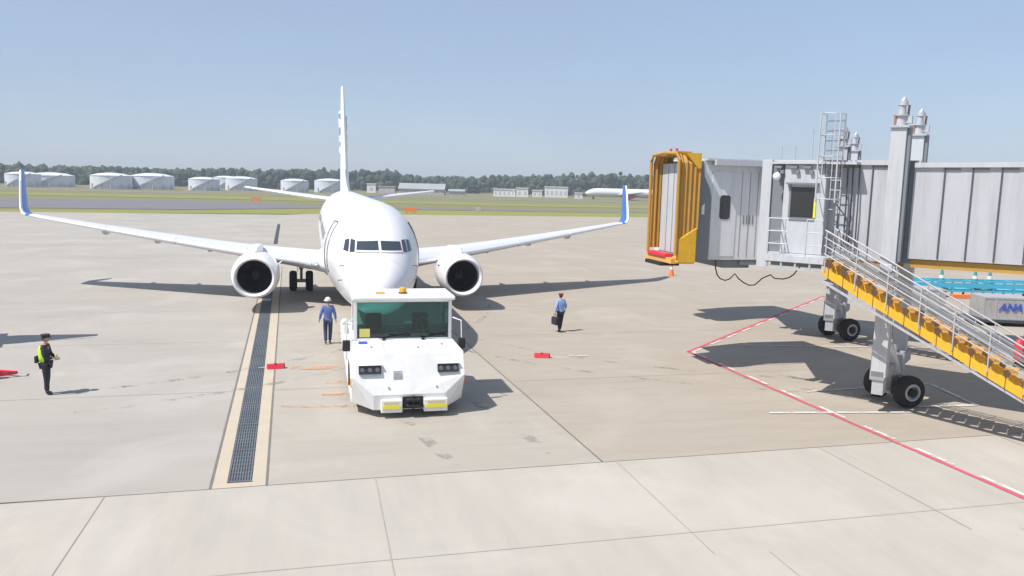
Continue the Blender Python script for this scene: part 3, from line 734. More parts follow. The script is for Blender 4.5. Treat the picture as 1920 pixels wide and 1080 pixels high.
    mb = MB(); mb.tube([(.62+.2*math.cos(a), 2.25+.06*math.sin(a), 2.08+.19*math.sin(a)) for a in [2*PI*k/20 for k in range(21)]], .017, 6); mb.cyl((.62, 2.10, 1.84), (.62, 2.25, 2.08), .025); mb.build('steering_wheel', 'gear', t, True)
    mb = MB(); mb.span((-1.22, 1.712, 1.84), (-.93, 1.718, 2.08)); mb.build('notice_sheet', 'paper', t)
    mb = MB(); mb.prism([(-1.26, 1.30, 1.735), (-1.02, 1.30, 1.736), (-1.02, 1.56, 1.752), (-1.26, 1.56, 1.751)], (0, 0, .008)); mb.build('sticker', 'sticker_blue', t)
    for x in (-.55, .55):
        mb = MB(); mb.tube([(x, 1.66, 1.80), (x+.42, 1.69, 1.88), (x+.70, 1.69, 1.92)], .012, 5); mb.tube([(x+.15, 1.70, 1.90), (x+.75, 1.71, 1.86)], .016, 5); mb.box((x, 1.62, 1.79), (.08, .07, .06)); mb.build('wiper', 'dark', t)
    mb = MB(); mb.cyl((.02, 2.1, 3.02), (.02, 2.1, 3.06), .12, n=20); mb.build('beacon_base', 'dark', rf)
    MB().lathe([(3.06, .11), (3.16, .10), (3.20, .06), (3.205, .005)], 'Z', 20, (.02, 2.1, 0)).build('beacon', 'amber', rf, True)
    mb = MB(); mb.span((-.75, 2.0, 3.02), (-.50, 2.1, 3.07)); mb.build('roof_lamp', 'amber', rf)
    for sg in (-1, 1):
        mb = MB(); mb.tube([(sg*1.38, 1.55, 2.4), (sg*1.58, 1.30, 2.35), (sg*1.60, 1.28, 1.75)], .017, 6); mr = mb.build('mirror_arm', 'tractor_white', t)
        mb = MB(); mb.span((sg*1.49, 1.22, 1.55), (sg*1.70, 1.30, 1.86)); mb.build('mirror', 'dark', mr, bevel=.03)
    mb = MB(); mb.ball((-1.62, 1.75, 2.28), .10, (1, .8, 1)); mb.cyl((-1.62, 1.75, 2.15), (-1.58, 1.75, 1.95), .09, .10); mb.cyl((-1.4, 1.75, 2.2), (-1.62, 1.75, 2.2), .02)
    mb.build('work_lamp', 'tractor_white', t, True)
    for sg in (-1, 1):
        mb = MB(); mb.tube([(sg*1.47, 2.6, 1.0), (sg*1.54, 2.6, 1.05), (sg*1.54, 2.6, 1.55), (sg*1.42, 2.6, 1.6)], .018, 6); mb.build('grab_rail', 'steel', t)
    return t
make_tractor()
# ================================================================== BOARDING BRIDGES
def make_bridge(label, loc, ang):
    """local x runs from the cab towards the terminal, local y away from the camera"""
    t = thing('boarding_bridge', label, 'boarding bridge', loc, ang, 'boarding bridges beside the stand')
    S = .035                                         # slope of the outer tunnel
    # --- tunnels
    def tunnel(x0, x1, hw, zb, zt, name, slope, step, x_first):
        mb = MB(); q = [(x0, slope*x0), (x1, slope*x1)]
        pts = [(-hw, zb), (-hw, zt-.1), (-hw+.12, zt), (hw-.12, zt), (hw, zt-.1), (hw, zb)]
        mb.loft([[Vector((x, a, b+dz)) for a, b in pts] for x, dz in q])
        o = mb.build(name, 'bridge', t)
        x = x_first
        while x < x1:
            zs = slope*x; mb = MB()
            A_ = [(-hw-.035, zb+.04), (-hw-.035, zt-.12), (hw+.035, zt-.12), (hw+.035, zb+.04), (hw-.01, zb+.04), (hw-.01, zt-.17), (-hw+.01, zt-.17), (-hw+.01, zb+.04)]
            mb.prism([(x, y_, z_+zs) for y_, z_ in A_], (.035, 0, 0)); mb.build('panel_rib', 'dark_trim', o)
            if x < x1-step:
                mb = MB(); mb.prism([(x+.04, -hw+.01, zt-.20+zs), (x+step*.58, -hw+.01, zt-.20+zs), (x+step*.58, -hw+.01, zt-.13+zs), (x+.04, -hw+.01, zt-.13+zs)], (0, -.04, 0)); mb.build('vent_and_shade_strip', 'bridge_dark', o)  # dark strip stands for the drip shadow under the tunnel eaves
            x += step
        mb = MB()
        for sg in (-1, 1): mb.prism([(x0, sg*(hw-.02), zt-.11+slope*x0), (x1, sg*(hw-.02), zt-.11+slope*x1), (x1, sg*(hw-.02), zt+.02+slope*x1), (x0, sg*(hw-.02), zt+.02+slope*x0)], (0, sg*.10, 0))
        mb.build('eaves', 'bridge_light', o)
        return o
    ta = tunnel(-3.55, .55, 1.38, 4.27, 7.10, 'inner_tunnel', 0, .86, -1.55)
    tb = tunnel(.42, 15.5, 1.52, 4.42, 7.03, 'outer_tunnel', .012, .66, 1.15)
    for sg in (-1, 1):
        mb = MB(); mb.prism([(.30, sg*1.38, 4.3), (.46, sg*1.38, 4.3), (.46, sg*1.38, 7.1), (.30, sg*1.38, 7.1)], (0, sg*.10, 0)); mb.build('tunnel_gap_shade', 'bridge_dark', ta)  # dark strips painted in for the shade between the two tunnels
    mb = MB()
    for y0 in (-1.42, 1.22): mb.prism([(.5, y0, 4.18), (15.5, y0, 4.36), (15.5, y0, 4.55), (.5, y0, 4.40)], (0, .2, 0))
    mb.build('support_beam', 'brown_beam', tb)
    mb = MB(); mb.span((-1.1, -1.34, 4.15), (.3, -1.18, 4.262)); mb.span((-1.1, 1.18, 4.15), (.3, 1.34, 4.262)); mb.build('support_beam', 'brown_beam', ta)
    mb = MB(); mb.cyl((15.8, 0, 0), (15.8, 0, 4.4), .45, n=24); mb.cyl((15.8, 0, 4.4), (15.8, 0, 7.4), 2.1, n=32); mb.build('rotunda', 'bridge', t, True)
    # roof pipe rail and antennas
    mb = MB()
    for x in (-2.65, -2.1): mb.cyl((x, -.5, 7.1), (x, -.5, 8.1), .02, n=6)
    mb.build('antenna', 'steel', ta)
    # --- corner post, recess, operator booth
    mb = MB(); mb.span((-3.78, -1.58, 3.86), (-3.48, -1.40, 7.12)); mb.build('corner_post', 'bridge_light', t, bevel=.01)
    mb = MB(); mb.span((-3.47, -1.50, 4.36), (-3.02, -1.385, 6.95)); mb.build('recess_panel', 'bridge_dark', t)
    mb = MB(); mb.span((-3.02, -1.80, 4.36), (-1.80, -1.383, 6.98)); bo = mb.build('operator_booth', 'bridge_light', t, bevel=.02)
    mb = MB(); mb.span((-2.78, -1.815, 5.44), (-2.12, -1.803, 6.32)); wn = mb.build('booth_window', 'window_dark', bo)
    mb = MB(); mb.span((-2.92, -1.95, 6.40), (-2.0, -1.803, 6.45)); mb.span((-2.82, -1.83, 5.36), (-2.08, -1.803, 5.435)); mb.span((-2.84, -1.83, 5.437), (-2.785, -1.803, 6.38)); mb.build('window_hood', 'bridge_dark', wn)
    mb = MB(); mb.span((-2.115, -1.83, 5.44), (-2.06, -1.803, 6.0)); mb.build('window_edge', 'lemon', wn)
    mb = MB(); mb.span((-3.4, -1.9, 6.99), (-1.0, -1.40, 7.06)); mb.build('booth_roof', 'bridge_light', bo)
    mb = MB(); random.seed(3)
    for x in (-3.2, -2.75, -2.35, -1.95): mb.box((x, -1.86, 6.90), (.22, .10, .07)); mb.box((x+.12, -1.84, 6.76), (.10, .10, .10))
    mb.build('floodlight', 'bridge_dark', bo)
    mb = MB(); mb.ball((-3.22, -1.9, 6.62), .12, (1, .8, 1)); mb.cyl((-3.22, -1.9, 6.7), (-3.22, -1.6, 6.85), .03); mb.build('camera_housing', 'white', bo, True)
    # --- service platform and rails
    mb = MB(); mb.span((-3.05, -2.95, 4.31), (-1.42, -1.81, 4.36)); mb.span((-3.05, -2.97, 4.20), (-1.42, -2.90, 4.37)); mb.span((-3.4, -1.8, 4.2), (-3.05, -1.5, 4.36)); pf = mb.build('platform', 'bridge_light', t)
    mb = MB(); mb.span((-3.05, -2.95, 3.98), (-1.42, -2.89, 4.04)); mb.span((-3.05, -1.6, 3.98), (-1.42, -1.54, 4.04))
    for x in (-3.02, -2.6, -2.2, -1.8, -1.45): mb.span((x-.025, -2.94, 4.04), (x+.025, -2.90, 4.20))
    mb.build('platform_truss', 'steel', pf)
    mb = MB(); mb.span((-3.0, -2.6, 4.05), (-1.5, -1.9, 4.18)); mb.build('cable_tray', 'bridge_dark', pf)
    mb = MB()
    for x in (-3.02, -2.55, -1.95): mb.cyl((x, -2.92, 4.36), (x, -2.92, 5.42), .019, n=6)
    for z in (4.70, 5.06, 5.42):
        mb.cyl((-3.02, -2.92, z), (-2.45, -2.92, z), .018, n=6); mb.cyl((-3.02, -2.92, z), (-3.02, -1.85, z), .018, n=6)
        mb.cyl((-1.95, -2.92, z), (-1.5, -2.92, z), .012, n=6)
    mb.build('guard_rail', 'bridge_light', pf)
    # --- caged roof ladder
    mb = MB()
    for y in (-2.2, -1.65):
        for x in (-1.98, -1.45): mb.cyl((x, y, 5.6 if y > -2 else 5.9), (x, y, 8.42), .022, n=6)
    z = 5.7
    while z < 8.4: mb.cyl((-1.98, -1.65, z), (-1.45, -1.65, z), .014, n=6); z += .28
    z = 6.0
    while z < 8.45:
        mb.tube([(-1.98, -1.65, z), (-1.98, -2.1, z), (-1.85, -2.22, z), (-1.58, -2.22, z), (-1.45, -2.1, z), (-1.45, -1.65, z)], .014, 5); z += .6
    for x in (-1.85, -1.58): mb.cyl((x, -2.22, 6.0), (x, -2.22, 8.42), .012, n=5)
    mb.build('caged_ladder', 'bridge_light', t)
    mb = MB(); mb.span((-1.96, -1.72, 7.0), (-1.47, -1.70, 8.40)); mb.build('ladder_panel', glass('frosted_panel', (.93, .95, .97), .5), t)
    mb = MB()
    for x, z0, z1 in ((-1.30, 4.6, 6.9), (-1.16, 4.5, 6.95), (-.98, 4.4, 7.0)): mb.tube([(x, -1.46, z0), (x, -1.5, (z0+z1)/2), (x-.03, -1.46, z1)], .022, 6)
    mb.tube([(-1.5, -1.9, 5.9), (-1.2, -1.8, 5.5), (-1.0, -1.75, 4.9), (-.8, -1.7, 4.5)], .02, 6)
    for k in range(4): mb.tube([(-1.75+.17*k, -2.0, 4.45), (-1.72+.17*k, -2.05, 4.9), (-1.62+.17*k, -2.1, 5.15), (-1.56+.17*k, -2.0, 4.7), (-1.6+.17*k, -1.9, 4.4)], .013, 5)
    mb.build('cable_bundle', 'dark_trim', t)
    # --- lift columns with drive heads
    for sg, x0 in ((-1, .02), (1, -.12)):
        y = sg*1.76
        mb = MB(); mb.span((x0-.20, y-.19, 1.05), (x0+.20, y+.19, 7.98)); lc = mb.build('lift_column', 'bridge_light', t, bevel=.02)
        mb = MB(); mb.span((x0+.205, y-.12, 4.35), (x0+.29, y+.12, 8.0)); mb.build('column_track', 'bridge_dark', lc)
        mb = MB(); mb.span((x0-.15, y-.14, .55), (x0+.15, y+.14, 1.05)); mb.build('inner_leg', 'steel', lc)
        mb = MB(); mb.span((x0-.26, y-.25, 7.98), (x0+.26, y+.25, 8.04)); mb.cyl((x0, y, 8.04), (x0, y, 8.30), .17, .15, n=16); mb.cyl((x0, y, 8.30), (x0, y, 8.34), .21, n=16); mb.cyl((x0, y, 8.34), (x0, y, 8.58), .11, .10, n=14); mb.cyl((x0+.02, y, 8.58), (x0+.02, y, 8.70), .13, .12, n=12); mb.cyl((x0+.02, y, 8.70), (x0+.05, y, 8.80), .085, .04, n=10)
        mb.span((x0+.10, y-.08, 8.1), (x0+.28, y+.08, 8.3))
        mb.build('lift_motor', 'steel', lc, True)
        mb = MB(); mb.cyl((x0-.12, y-.10, 8.04), (x0-.12, y-.10, 8.32), .045); mb.cyl((x0+.14, y+.1, 8.3), (x0+.16, y+.1, 8.6), .03); mb.build('motor_gear', mat('rusty_brown', (.30, .16, .10), .7), lc)
    mb = MB(); mb.span((-.16, -2.0, 4.05), (.16, 2.0, 4.26)); mb.build('yoke_beam', 'bridge', t, bevel=.02)
    # --- bogie (wheels point across the view)
    mb = MB(); mb.span((-.20, -1.95, .95), (.20, 1.95, 1.25)); mb.span((-.32, -.35, .35), (.32, .35, .95)); mb.cyl((0, 0, .9), (0, 0, 1.45), .28, n=20)
    bg_ = mb.build('bogie_frame', 'gear', t, bevel=.03)
    bt = Matrix.Rotation(-ang, 4, 'Z')
    mb = MB(bt); mb.cyl((0, -.85, .47), (0, .55, .47), .11); mb.span((-.34, -.45, .30), (.10, .30, .90)); mb.build('axle_housing', 'gear', bg_, bevel=.02)
    mb = MB(bt); mb.prism([(-.52, -.45, .45), (-.14, -.45, .30), (-.02, -.45, 1.0), (-.40, -.45, 1.9), (-.52, -.45, 1.2)], (0, .35, 0)); mb.cyl((.20, .2, .8), (.20, .2, 1.7), .11); mb.cyl((.36, .0, .9), (.36, .0, 1.5), .08)
    mb.cyl((-.62, .1, .9), (-.62, .1, 1.7), .02); mb.tube([(-.58, -.3, 1.8), (-.68, -.35, 1.3), (-.55, -.35, .8)], .025); mb.build('drive_motor', 'steel', bg_, True)
    for y0, y1 in ((-.98, -.62), (.30, .66)):
        wh = MB(bt).lathe([(y0+.02, .25), (y0, .40), (y0+.05, .455), (y0+.12, .47), (y1-.12, .47), (y1-.05, .455), (y1, .40), (y1-.02, .25)], 'Y', 36, (0, 0, .47)).build('wheel', 'tyre', bg_, True, ang=35)
        rm = MB(bt); rm.lathe([(y0+.03, .26), (y0-.01, .25), (y0-.01, .20), (y0+.08, .17), (y0+.08, .02)], 'Y', 30, (0, 0, .47)); rm.lathe([(y1-.03, .26), (y1+.01, .25), (y1-.02, .17), (y1-.05, .02)], 'Y', 30, (0, 0, .47)); rr = rm.build('rim', 'steel', wh, True, ang=35)
        hb = MB(bt); hb.cyl((0, y0-.03, .47), (0, y0+.06, .47), .13, n=16); hb.build('hub', 'dark', rr, True)
    # --- service stair
    x0, z0, x1 = -1.42, 4.10, 6.45; sl = -.535; zx = lambda x: z0+(x-x0)*sl
    st = MB()
    for y in (-2.96, -2.02):
        st.prism([(x0, y, zx(x0)-.40), (x1, y, zx(x1)-.20), (x1, y, zx(x1)-.13), (x0, y, zx(x0)-.33)], (0, .05, 0))
    st.prism([(x0, -2.93, zx(x0)-.40), (x0+.3, -2.93, zx(x0)-.44), (x0+.3, -2.0, zx(x0)-.44), (x0, -2.0, zx(x0)-.40)], (0, 0, .05))
    sf = st.build('stair', 'steel', t)
    L_ = .40
    n = int((x1-x0)/L_)
    for y in (-2.99, -2.03):
        st = MB()
        for i in range(n):
            a, b = x0+i*L_, x0+(i+1)*L_
            st.prism([(a, y, zx(a)-.18), (b, y, zx(b)-.18), (b, y, zx(b)+.06), (b-.05, y, zx(b)+.08), (a+.05, y, zx(a)+.07), (a, y, zx(a)+.06)], (0, .045, 0))
        bmesh.ops.remove_doubles(st.bm, verts=st.bm.verts, dist=.001)
        st.build('stringer', 'yellow', sf)
    for i in range(n):
        a = x0+i*L_+.08; z = zx(a)+.17
        st = MB(); st.span((a, -2.965, z-.03), (a+.31, -2.0, z)); st.build('tread', 'tread', sf)
        a = x0+i*L_+.06; z = zx(a)+.13
        st = MB(); st.prism([(a+.05, -3.0, z-.04), (a+.09, -3.0, z-.06), (a+.09, -3.0, z-.40), (a+.105, -3.0, z-.41), (a+.105, -3.0, z-.065), (a+.15, -3.0, z-.08), (a+.20, -3.0, z+.04), (a+.12, -3.0, z+.12), (a+.02, -3.0, z+.08)], (0, .03, 0)); st.build('step_bracket', 'step_brown', sf)
    st = MB()
    for y in (-3.0, -1.98):
        for k, h in enumerate((.42, .64, .86, 1.06)):
            st.cyl((x0, y, zx(x0)+h), (x1, y, zx(x1)+h), .017 if k < 3 else .024, n=6)
        x = x0+.05
        while x < x1: st.cyl((x, y, zx(x)-.05), (x, y, zx(x)+1.06), .019, n=6); x += .82
    st.build('handrail', 'steel', sf)
    for y in (-3.0+.04, -1.98-.04):
        for h_ in (.50, .72):
            st = MB(); st.prism([(x0+.1, y, zx(x0+.1)+h_), (x1-.2, y, zx(x1-.2)+h_), (x1-.2, y, zx(x1-.2)+h_+.05), (x0+.1, y, zx(x0+.1)+h_+.05)], (0, .012, 0)); st.build('rail_strip', 'bridge_dark', sf)
    # --- cab: turned to face the aircraft
    cw = Matrix.Translation((-6.41, 1.07, 0)) @ Matrix.Rotation(-ang, 4, 'Z')
    Bx = lambda: MB(cw)
    zb, zt = 3.84, 7.12
    mb = Bx()     # box open at the front (-x)
    mb.span((-1.32, -1.30, zb), (1.45, 1.75, zb+.16)); mb.span((-1.32, -1.30, zt-.12), (1.45, 1.75, zt))
    mb.span((1.33, -1.30, zb+.16), (1.45, 1.75, zt-.12)); mb.span((-1.32, 1.63, zb+.16), (1.33, 1.75, zt-.12)); mb.span((-1.32, -1.30, zb+.16), (1.33, -1.18, zt-.12))
    cb = mb.build('cab', 'cab_grey', t)
    mb = Bx(); mb.prism([(-1.30, -1.303, zb+.0), (-.72, -1.303, zb), (-.72, -1.303, 5.9), (-.78, -1.303, 6.2), (-1.0, -1.303, 6.6), (-1.05, -1.303, zt-.02), (-1.30, -1.303, zt-.02)], (0, -.02, 0)); mb.build('slate_panel', 'bridge_dark', cb)
    mb = Bx(); mb.prism([(-1.05, -1.303, 5.35), (-.95, -1.303, 5.35), (-.95, -1.303, 5.72), (-1.05, -1.303, 5.62)], (0, -.03, 0)); mb.build('door_notice', 'white', cb)
    mb = Bx(); mb.span((-.70, -1.318, zb+.12), (.22, -1.302, 6.78)); dr = mb.build('cab_door', 'cab_grey', cb)
    mb = Bx(); rings = []
    def rr_(cx, cz, hw, hz, r, y):
        pts = []
        for qx, qz, a0 in ((1, 1, 0), (-1, 1, 90), (-1, -1, 180), (1, -1, 270)):
            for k in range(5): a = R(a0+k*22.5); pts.append((cx+qx*(hw-r)+r*math.cos(a), y, cz+qz*(hz-r)+r*math.sin(a)))
        return pts
    mb.prism(rr_(-.20, 5.60, .19, .40, .10, -1.32), (0, -.012, 0)); mb.build('door_window', 'window_dark', dr)
    mb = Bx()
    for k in range(4): mb.span((.50+.115*k, -1.315, 5.05), (.54+.115*k, -1.302, 5.35))
    mb.build('vent_and_shade_strip', 'bridge_dark', cb)  # actual vent slots in the cab wall
    mb = Bx()
    for x in (.40, .70, 1.0, 1.3): mb.span((x, -1.312, zb+.1), (x+.012, -1.302, 6.8))
    mb.build('panel_seam', 'bridge_dark', cb)
    mb = Bx(); mb.span((-.75, -1.62, 6.98), (1.5, -1.30, 7.16)); mb.span((-1.0, -1.5, 7.125), (1.6, 1.8, 7.2)); mb.build('roof_overhang', 'bridge_light', cb)
    mb = Bx(); mb.span((-.1, -1.2, 3.55), (.9, .9, zb-.002)); mb.span((.5, -1.28, 3.66), (1.5, -1.1, zb-.002)); mb.build('underframe', 'bridge_dark', cb)
    # rotunda drum joining cab and tunnel
    mb = MB(); mb.prism([(-3.55, -1.2, 4.0), (-3.55, 1.38, 4.0), (-5.2, 2.6, 4.0), (-6.1, 2.9, 4.0), (-4.62, 1.18, 4.0)], (0, 0, 3.05)); mb.build('link_passage', 'bridge', t)
    # --- folding canopy
    zc0, zc1 = 3.90, 7.30
    mb = Bx(); rings = []; X = [-1.30, -1.38, -1.46, -1.54, -1.62, -1.70, -1.78, -1.86, -1.94, -2.02]
    y0, y1 = -1.62, .60
    for i, x in enumerate(X):
        d = -.045 if i % 2 else 0.0
        ya, yb, ztp = y0-d*1.0, y1+d*1.0, zc1+d
        xs = 0
        rings.append([(x, ya, 4.55), (x, ya, 5.6), (x, ya, ztp-.25), (x, ya+.18, ztp), (x, (ya+yb)/2, ztp+.02), (x, yb-.18, ztp), (x, yb, ztp-.25), (x, yb, 5.6), (x, yb, 4.1)])
    mb.loft([[Vector(p) for p in r] for r in rings], cap=False, closed=False)
    cn = mb.build('canopy', 'ochre', cb)
    so = cn.modifiers.new('thickness', 'SOLIDIFY'); so.thickness = .02
    mb = Bx(); mb.tube([(-2.06, y0, 4.0), (-2.08, y0, 7.12), (-2.08, y0+.16, 7.32), (-2.08, (y0+y1)/2, 7.36), (-2.08, y1-.16, 7.30), (-2.08, y1, 7.08), (-2.06, y1, 3.95)], .06, 8); mb.build('canopy_frame', 'ochre', cn, True)
    mb = Bx(); mb.prism([(-2.0, y0-.03, 3.76), (-1.34, y0-.03, 3.76), (-1.34, y0-.03, 4.92), (-1.95, y0-.03, 4.55)], (0, .30, 0)); mb.build('lower_flap', 'yellow', cn, bevel=.02)
    mb = Bx(); mb.prism([(-1.85, y0-.02, 7.34), (-1.30, y0-.02, 7.34), (-1.30, y0-.02, 6.86), (-1.40, y0-.02, 6.84)], (0, .6, 0)); mb.build('upper_flap', 'yellow', cn)
    mb = Bx(); mb.span((-2.15, y0+.1, 3.72), (-1.32, y1, 3.90)); mb.build('cab_sill', mat('sill_orange', (.72, .38, .10), .6), cn)
    mb = Bx(); mb.span((-2.20, -1.1, 3.88), (-1.9, y1-.25, 4.02)); mb.build('bumper_pad', 'red', cn, bevel=.03)
    mb = Bx(); mb.span((-2.28, -1.0, 3.60), (-1.6, .3, 3.72)); mb.build('bumper_pad', 'dark', cn)
    mb = Bx()
    for y in (-1.1, -.65): mb.cyl((-1.95, y, 7.33), (-1.95, y, 7.50), .05, n=10)
    mb.build('warning_lamp', 'lamp_red', cn)
    mb = Bx(); mb.span((-2.0, -1.3, 7.3), (-1.5, -.5, 7.40)); mb.build('lamp_shelf', 'ochre', cn)
    mb = Bx(); mb.span((-1.72, -1.45, 3.95), (-1.68, .42, 7.02)); sh_ = mb.build('shutter_door', 'bridge_light', cb)
    mb = Bx()
    for k in range(3): mb.span((-1.735, -1.45+.45*(k+1), 3.97), (-1.722, -1.435+.45*(k+1), 7.0))
    mb.span((-1.74, -1.45, 3.97), (-1.722, .42, 4.03)); mb.build('shutter_seam', 'bridge_dark', sh_)
    mb = Bx(); mb.span((-1.90, -1.50, 4.02), (-1.73, -1.38, 6.9)); mb.build('inner_post', 'bridge', cn)
    # --- drooping cables
    hp = [(-.42, -1.3, 3.82), (-.40, -1.3, 3.55), (-.33, -1.3, 3.33), (-.2, -1.3, 3.19), (-.02, -1.3, 3.13), (.15, -1.3, 3.18), (.33, -1.3, 3.36), (.50, -1.3, 3.18), (.69, -1.3, 3.05), (.9, -1.3, 2.96), (1.11, -1.3, 2.97), (1.25, -1.3, 3.08), (1.39, -1.3, 3.2), (1.69, -1.3, 3.32), (1.85, -1.3, 3.2), (2.01, -1.3, 3.18), (2.2, -1.3, 3.17), (2.43, -1.3, 3.22), (2.6, -1.3, 3.33), (2.82, -1.3, 3.6)]
    mb = Bx(); mb.tube(hp, .022, 6); mb.build('hanging_cable', 'dark', cb, True)
    return t
br = make_bridge('grey boarding bridge with a yellow canopy, nearest the camera', (16.9, 20.2, 0), math.atan2(-.766, .643))
b2 = copy_tree(br)
for ch in list(b2.children):
    if ch.name.split('.')[0] in ('caged_ladder', 'ladder_panel'): bpy.data.objects.remove(ch)
b2.location = (21.85, 29.65, 0); b2.rotation_euler.z = R(-45.5)
b2['label'] = 'grey boarding bridge mostly hidden behind the nearer one, only wheels and column heads showing'

# ================================================================== PEOPLE
def skin_part(mb, verts, edges, radii, sub=2):
    me = bpy.data.meshes.new('tmp'); me.from_pydata(verts, edges, []); me.update()
    o = bpy.data.objects.new('tmp', me); col.objects.link(o)
    o.modifiers.new('skin', 'SKIN')
    for i, r in enumerate(radii):
        sv = me.skin_vertices[0].data[i]; sv.radius = r if isinstance(r, tuple) else (r, r)
    me.skin_vertices[0].data[0].use_root = True
    s = o.modifiers.new('sub', 'SUBSURF'); s.levels = sub; s.render_levels = sub
    m2 = bpy.data.meshes.new_from_object(o.evaluated_get(bpy.context.evaluated_depsgraph_get()))
    vs = [mb.v(v.co) for v in m2.vertices]
    for p in m2.polygons: mb.face([vs[i] for i in p.vertices])
    bpy.data.objects.remove(o); bpy.data.meshes.remove(me); bpy.data.meshes.remove(m2)
def person(label, loc, rotz, h, J, clothes, hat, group=None):
    """J: joint positions (metres, person facing +y, 1.75 m tall); scaled to height h"""
    t = thing('person', label, 'person', loc, rotz, group)
    t.scale = (h/1.75,)*3
    D = dict(pel=(0, 0, .93), wai=(0, .0, 1.08), che=(0, .01, 1.30), nec=(0, 0, 1.46), hd=(0, .015, 1.55),
             sL=(-.17, 0, 1.42), eL=(-.23, -.02, 1.14), wL=(-.25, .05, .90), sR=(.17, 0, 1.42), eR=(.23, -.02, 1.14), wR=(.25, .05, .90),
             hL=(-.09, 0, .88), kL=(-.10, .02, .49), aL=(-.10, -.02, .08), hR=(.09, 0, .88), kR=(.10, .02, .49), aR=(.10, -.02, .08))
    D.update(J); D = {k: Vector(v) for k, v in D.items()}
    toe = lambda a: D[a]+Vector((0, .13, -.045))
    names = ['pel', 'wai', 'che', 'nec', 'hd', 'sL', 'eL', 'wL', 'sR', 'eR', 'wR', 'hL', 'kL', 'aL', 'hR', 'kR', 'aR']
    rad = [(.13, .095), (.12, .085), (.145, .10), .052, .05, .055, .042, .028, .055, .042, .028, .078, .055, .04, .078, .055, .04]
    ix = {n: i for i, n in enumerate(names)}
    E = [('pel', 'wai'), ('wai', 'che'), ('che', 'nec'), ('nec', 'hd'), ('che', 'sL'), ('sL', 'eL'), ('eL', 'wL'), ('che', 'sR'), ('sR', 'eR'), ('eR', 'wR'), ('pel', 'hL'), ('hL', 'kL'), ('kL', 'aL'), ('pel', 'hR'), ('hR', 'kR'), ('kR', 'aR')]
    mb = MB(); skin_part(mb, [D[n] for n in names], [(ix[a], ix[b]) for a, b in E], rad)
    # head: egg with jaw, nose, ears
    hc = D['hd']+Vector((0, .015, .085)); rr = []
    for i in range(1, 12):
        ph = PI*i/12; ring = []
        for j in range(18):
            a = 2*PI*j/18; x, y, z = math.sin(ph)*math.cos(a), math.sin(ph)*math.sin(a), math.cos(ph)
            jw = 1-.28*max(0, -z); fy = 1.0+(.10 if y > 0 and z < 0 else 0)
            nose = .022 if (y > .85 and abs(x) < .35 and -.35 < z < .1) else 0
            ring.append(hc+Vector((x*.076*jw, y*.095*fy+nose, z*.118)))
        rr.append(ring)
    mb.loft(rr)
    for sg in (-1, 1): mb.ball(hc+Vector((sg*.077, -.005, -.01)), .03, (.35, .6, 1), 8, 6)
    # hands with five fingers
    for sd_, sg in (('L', -1), ('R', 1)):
        wv = D['w'+sd_]; d = (wv-D['e'+sd_]).normalized()
        side = Vector((0, 1, 0)) if abs(d.y) < .8 else Vector((0, 0, 1)); side = (side-d*side.dot(d)).normalized(); pn = d.cross(side)
        skin_part(mb, [wv-d*.01, wv+d*.045, wv+d*.085], [(0, 1), (1, 2)], [(.026, .018), (.036, .016), (.038, .014)], 1)
        for k, (off, ln) in enumerate(((.030, .062), (.010, .072), (-.010, .066), (-.029, .052))):
            b0 = wv+d*.08+side*off
            skin_part(mb, [b0, b0+d*ln*.5+pn*.004, b0+d*ln*.85+pn*sg*-.018], [(0, 1), (1, 2)], [.0095, .009, .007], 1)
        b0 = wv+d*.03+side*.03
        skin_part(mb, [b0, b0+d*.03+side*.025, b0+d*.058+side*.028-pn*sg*.01], [(0, 1), (1, 2)], [.012, .011, .008], 1)
    body = mb.build('body', 'skin', t, True, ang=80)
    mb = MB()
    for sg in (-1, 1): mb.ball(hc+Vector((sg*.030, .088, .012)), .011, (1.2, .6, .8), 8, 6)
    mb.build('eyes', 'dark', body)
    mb = MB(); mb.ball(hc+Vector((0, -.018, .02)), .1, (.83, .92, 1.10), 18, 12); 
    for v_ in mb.bm.verts:
        if v_.co.z < hc.z-.045: v_.co.z = hc.z-.045
    mb.build('hair', 'hair', body, True)
    up, lo = clothes
    mb = MB()
    n2 = ['wai', 'che', 'nec', 'sL', 'eL', 'wL', 'sR', 'eR', 'wR', 'pel']; i2 = {n: i for i, n in enumerate(n2)}
    E2 = [('pel', 'wai'), ('wai', 'che'), ('che', 'nec'), ('che', 'sL'), ('sL', 'eL'), ('eL', 'wL'), ('che', 'sR'), ('sR', 'eR'), ('eR', 'wR')]
    P2 = dict(D); P2['nec'] = D['nec']-Vector((0, 0, .015)); P2['wL'] = D['wL'].lerp(D['eL'], .08); P2['wR'] = D['wR'].lerp(D['eR'], .08)
    skin_part(mb, [P2[n] for n in n2], [(i2[a], i2[b]) for a, b in E2], [(.155, .115), (.175, .125), .068, .078, .062, .045, .078, .062, .045, (.16, .125)])
    jk = mb.build('jacket', up, t, True, ang=80)
    mb = MB(); n3 = ['pel', 'hL', 'kL', 'aL', 'hR', 'kR', 'aR']; i3 = {n: i for i, n in enumerate(n3)}
    P3 = dict(D); P3['aL'] = D['aL']+Vector((0, 0, .01)); P3['aR'] = D['aR']+Vector((0, 0, .01))
    skin_part(mb, [P3[n] for n in n3], [(i3[a], i3[b]) for a, b in (('pel', 'hL'), ('hL', 'kL'), ('kL', 'aL'), ('pel', 'hR'), ('hR', 'kR'), ('kR', 'aR'))], [(.15, .12), .100, .080, .064, .100, .080, .064])
    mb.build('trousers', lo, t, True, ang=80)
